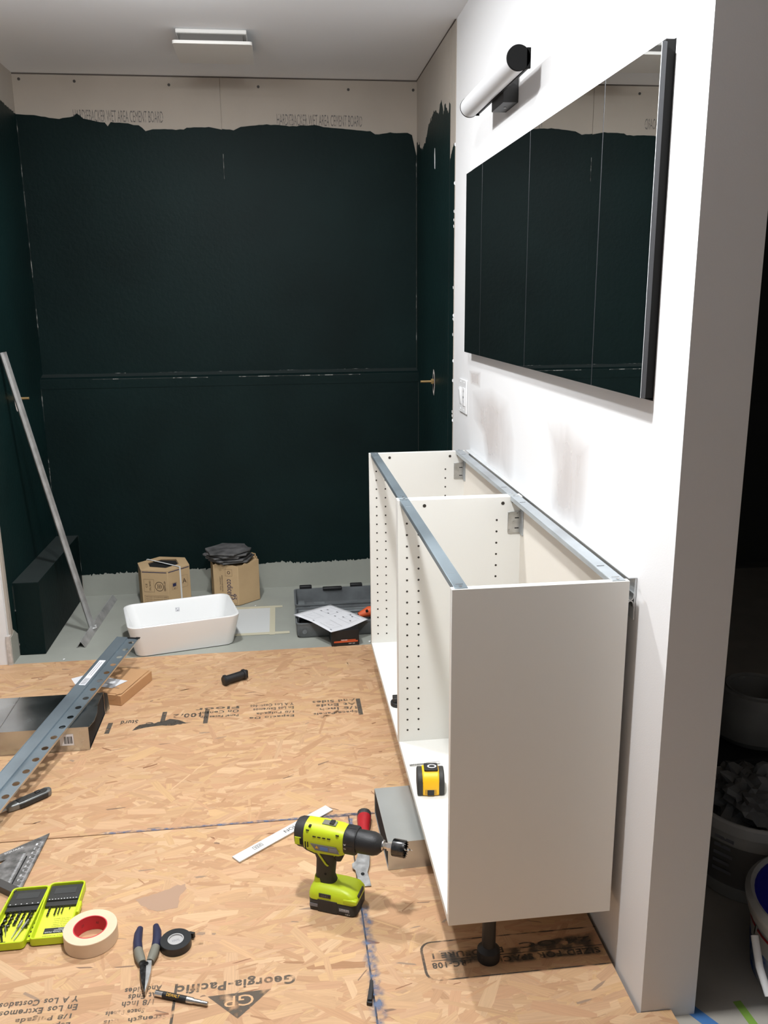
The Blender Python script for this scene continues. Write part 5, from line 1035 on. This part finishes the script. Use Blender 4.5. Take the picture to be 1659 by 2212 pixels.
def ct(par, s_, s, x, y, w_, h_, m): text(s, (w_, h_), s_ @ frame((x, y, 0.0058), (-1,0,0), (0,-1,0)), m, par, 'print')
ct(cd_, sb, 'Black Oxide Finish', 0.052, 0.0385, 0.054, 0.0045, print_w); ct(cd_, sb, 'For Maximum', 0.062, 0.0440, 0.034, 0.0042, print_w); ct(cd_, sb, 'Durability', 0.066, 0.0495, 0.026, 0.004, print_w)
for k in range(3): ct(hb, sb, ('Fini a oxyde noir', 'Acabado de oxido', 'Para durabilidad')[k], 0.045, 0.014+0.006*k, 0.044, 0.0032, print_d)
for k in range(5): ct(hb, sb, ('Para la madera', 'pour le metal', 'Conserver propre', 'Keep bits sharp', 'Use low speed')[k], 0.055, 0.058+0.0065*k, 0.038-0.004*(k%2), 0.0032, print_d)
bm = NB(); box(bm, WB-0.019, WB-0.008, 0.010, 0.022, 0.0052, 0.0056, mtx=sb); bx_ = obj('emblem', bm, steel, hb, smooth=False)
text('Z', (0.008, 0.008), sb @ frame((WB-0.0135, 0.016, 0.0058), (-1,0,0), (0,-1,0)), print_k, bx_, 'print')
bm = NB(); box(bm, 0.006, 0.040, 0.008, 0.026, 0.0052, 0.0056, mtx=sa); cd2 = obj('black_panel', bm, print_k, ha, smooth=False)
ct(cd2, sa, 'Design', 0.026, 0.0125, 0.022, 0.0045, print_w); ct(cd2, sa, 'For Easy', 0.024, 0.0185, 0.020, 0.004, print_w)
bm = NB(); box(bm, -0.004, 0.006, 0.085, 0.125, 0.006, 0.020, mtx=sb @ Matrix.Translation((WB, 0, 0))); obj('latch', bm, lime, hb, bevel=0.002)

# ------------------------------------------------------------------ buckets and jug in the dark storage space
wpl2 = mat('dirty_white_plastic', (0.50, 0.49, 0.46, 1), 0.5, vary=0.12, vscale=10)
t = empty('bucket', 'white bucket with a blue lid and blue smears beside the wall end', 'bucket', (0.468, 0.050, -0.0192), 0, 'white buckets in the dark room')
bm = NB(); lathe(bm, [(0, 0), (0.165, 0), (0.170, 0.004), (0.182, 0.150), (0.183, 0.152), (0.189, 0.152), (0.190, 0.172), (0.183, 0.174), (0.182, 0.176)], 48); obj('body', bm, wpl2, t)
bm = NB(); lathe(bm, [(0.1665, 0.003), (0.1712, 0.004), (0.1775, 0.075), (0.1768, 0.085)], 48); obj('blue_band', bm, ink('blue_smear', srgb(50,100,175), 0.40, 0.66, 14, 1.0), t)
bm = NB(); lathe(bm, [(0.1812, 0.128), (0.1822, 0.129), (0.1826, 0.134), (0.1818, 0.135)], 48); obj('red_line', bm, red, t)
bluelid = mat('blue_lid', srgb(28, 30, 150), 0.45)
bm = NB(); lathe(bm, [(0.186, 0.176), (0.196, 0.176), (0.197, 0.186), (0.186, 0.196), (0.180, 0.194), (0.176, 0.186)], 48); obj('rim', bm, wpl2, t)
bm = NB(); lathe(bm, [(0.180, 0.188), (0.172, 0.190), (0.166, 0.184), (0, 0.184)], 48); obj('lid', bm, bluelid, t)
bm = NB(); tube(bm, [(-0.205, -0.010, 0.145), (-0.212, -0.05, 0.10), (-0.208, -0.085, 0.060)], 0.008, 10); obj('handle_grip', bm, print_w, t)
bm = NB(); tube(bm, [(-0.190, 0.01, 0.150), (-0.205, -0.010, 0.146)], 0.003, 6); tube(bm, [(-0.208, -0.085, 0.060), (-0.19, -0.14, 0.058), (-0.13, -0.19, 0.075)], 0.003, 6); obj('bail_wire', bm, steel, t)
t = empty('bucket', 'dirty white bucket with a printed label in the dark storage space', 'bucket', (0.475, 0.425, -0.0192), 0, 'white buckets in the dark room')
bm = NB(); lathe(bm, [(0, 0), (0.138, 0), (0.142, 0.005), (0.154, 0.19), (0.160, 0.19), (0.160, 0.215), (0.155, 0.22), (0.150, 0.22), (0.148, 0.19), (0.135, 0.02), (0, 0.02)], 40); obj('body', bm, wpl2, t)
ang0, ang1 = math.radians(190), math.radians(300)
bm = NB(); N_ = 14; prev = None
for k in range(N_+1):
    a = ang0+(ang1-ang0)*k/N_; q = [bm.verts.new((0.1462*math.cos(a), 0.1462*math.sin(a), 0.04)), bm.verts.new((0.1536*math.cos(a), 0.1536*math.sin(a), 0.155))]
    if prev: bm.faces.new((prev[0], q[0], q[1], prev[1]))
    prev = q
lb = obj('label', bm, mat('label_dark', (0.16,0.15,0.14,1), 0.7), t)
bm = NB()
for k in range(5):
    z = 0.075+0.022*k; a = math.radians(215); sh_ = [(0.1545*math.cos(a+u), 0.1545*math.sin(a+u), z+dz) for u, dz in ((-0.16, 0), (0.16-0.04*(k%2), 0), (0.16-0.04*(k%2), 0.009), (-0.16, 0.009))]; sheet(bm, sh_)
obj('print', bm, print_g, lb, kind='stuff', smooth=False)
t = empty('crumpled_bag', 'crumpled pale plastic bag stuffed in the dirty white bucket', 'bag', (0.475, 0.425, 0.195))
bm = NB(); bmesh.ops.create_icosphere(bm, subdivisions=4, radius=0.128)
for v in bm.verts:
    d_ = v.co.normalized(); n_ = abs(math.sin(5*d_.x+7*d_.y)+math.sin(9*d_.y-6*d_.z+1)+math.sin(11*d_.z+8*d_.x+2))/3; v.co = d_*(0.085+0.055*n_); v.co.z = max(v.co.z*0.75, -0.03)
obj('bag_skin', bm, mat('pale_bag', (0.17,0.17,0.165,1), 0.6), t, smooth=False)
wpl2 = mat('shaded_white_plastic', (0.26, 0.255, 0.24, 1), 0.6, vary=0.15, vscale=10)  # white plastic with the storage space's shade put into its colour
t = empty('plastic_tub', 'pale plastic tub with an open mouth standing on a flat black case', 'tub', (0.80, 0.98, 0.0682)); t.scale = (0.75, 0.75, 1.0)
bm = NB(); lathe(bm, [(0, 0), (0.17, 0), (0.19, 0.02), (0.19, 0.10), (0.15, 0.155), (0.13, 0.16), (0.115, 0.158), (0.11, 0.06), (0, 0.05)], 40); obj('body', bm, wpl2, t)
bm = NB(); lathe(bm, [(0.118, 0.1585), (0.132, 0.164), (0.136, 0.158)], 40); obj('rim', bm, wpl2, t)
t = empty('flat_case', 'flat black case with a yellow stripe under the pale tub', 'case', (0.86, 1.02, -0.0192)); t.scale = (1, 1, 0.245)
bm = NB(); box(bm, -0.26, 0.26, -0.20, 0.20, 0.0, 0.28); obj('body', bm, dark, t, bevel=0.012)
bm = NB(); box(bm, -0.265, 0.265, -0.205, 0.205, 0.282, 0.354); obj('lid', bm, dark, t, bevel=0.012)
bm = NB(); box(bm, -0.10, 0.26, -0.2068, -0.2052, 0.300, 0.328); obj('stripe', bm, mat('dull_yellow', srgb(180,140,60), 0.6), t, smooth=False)
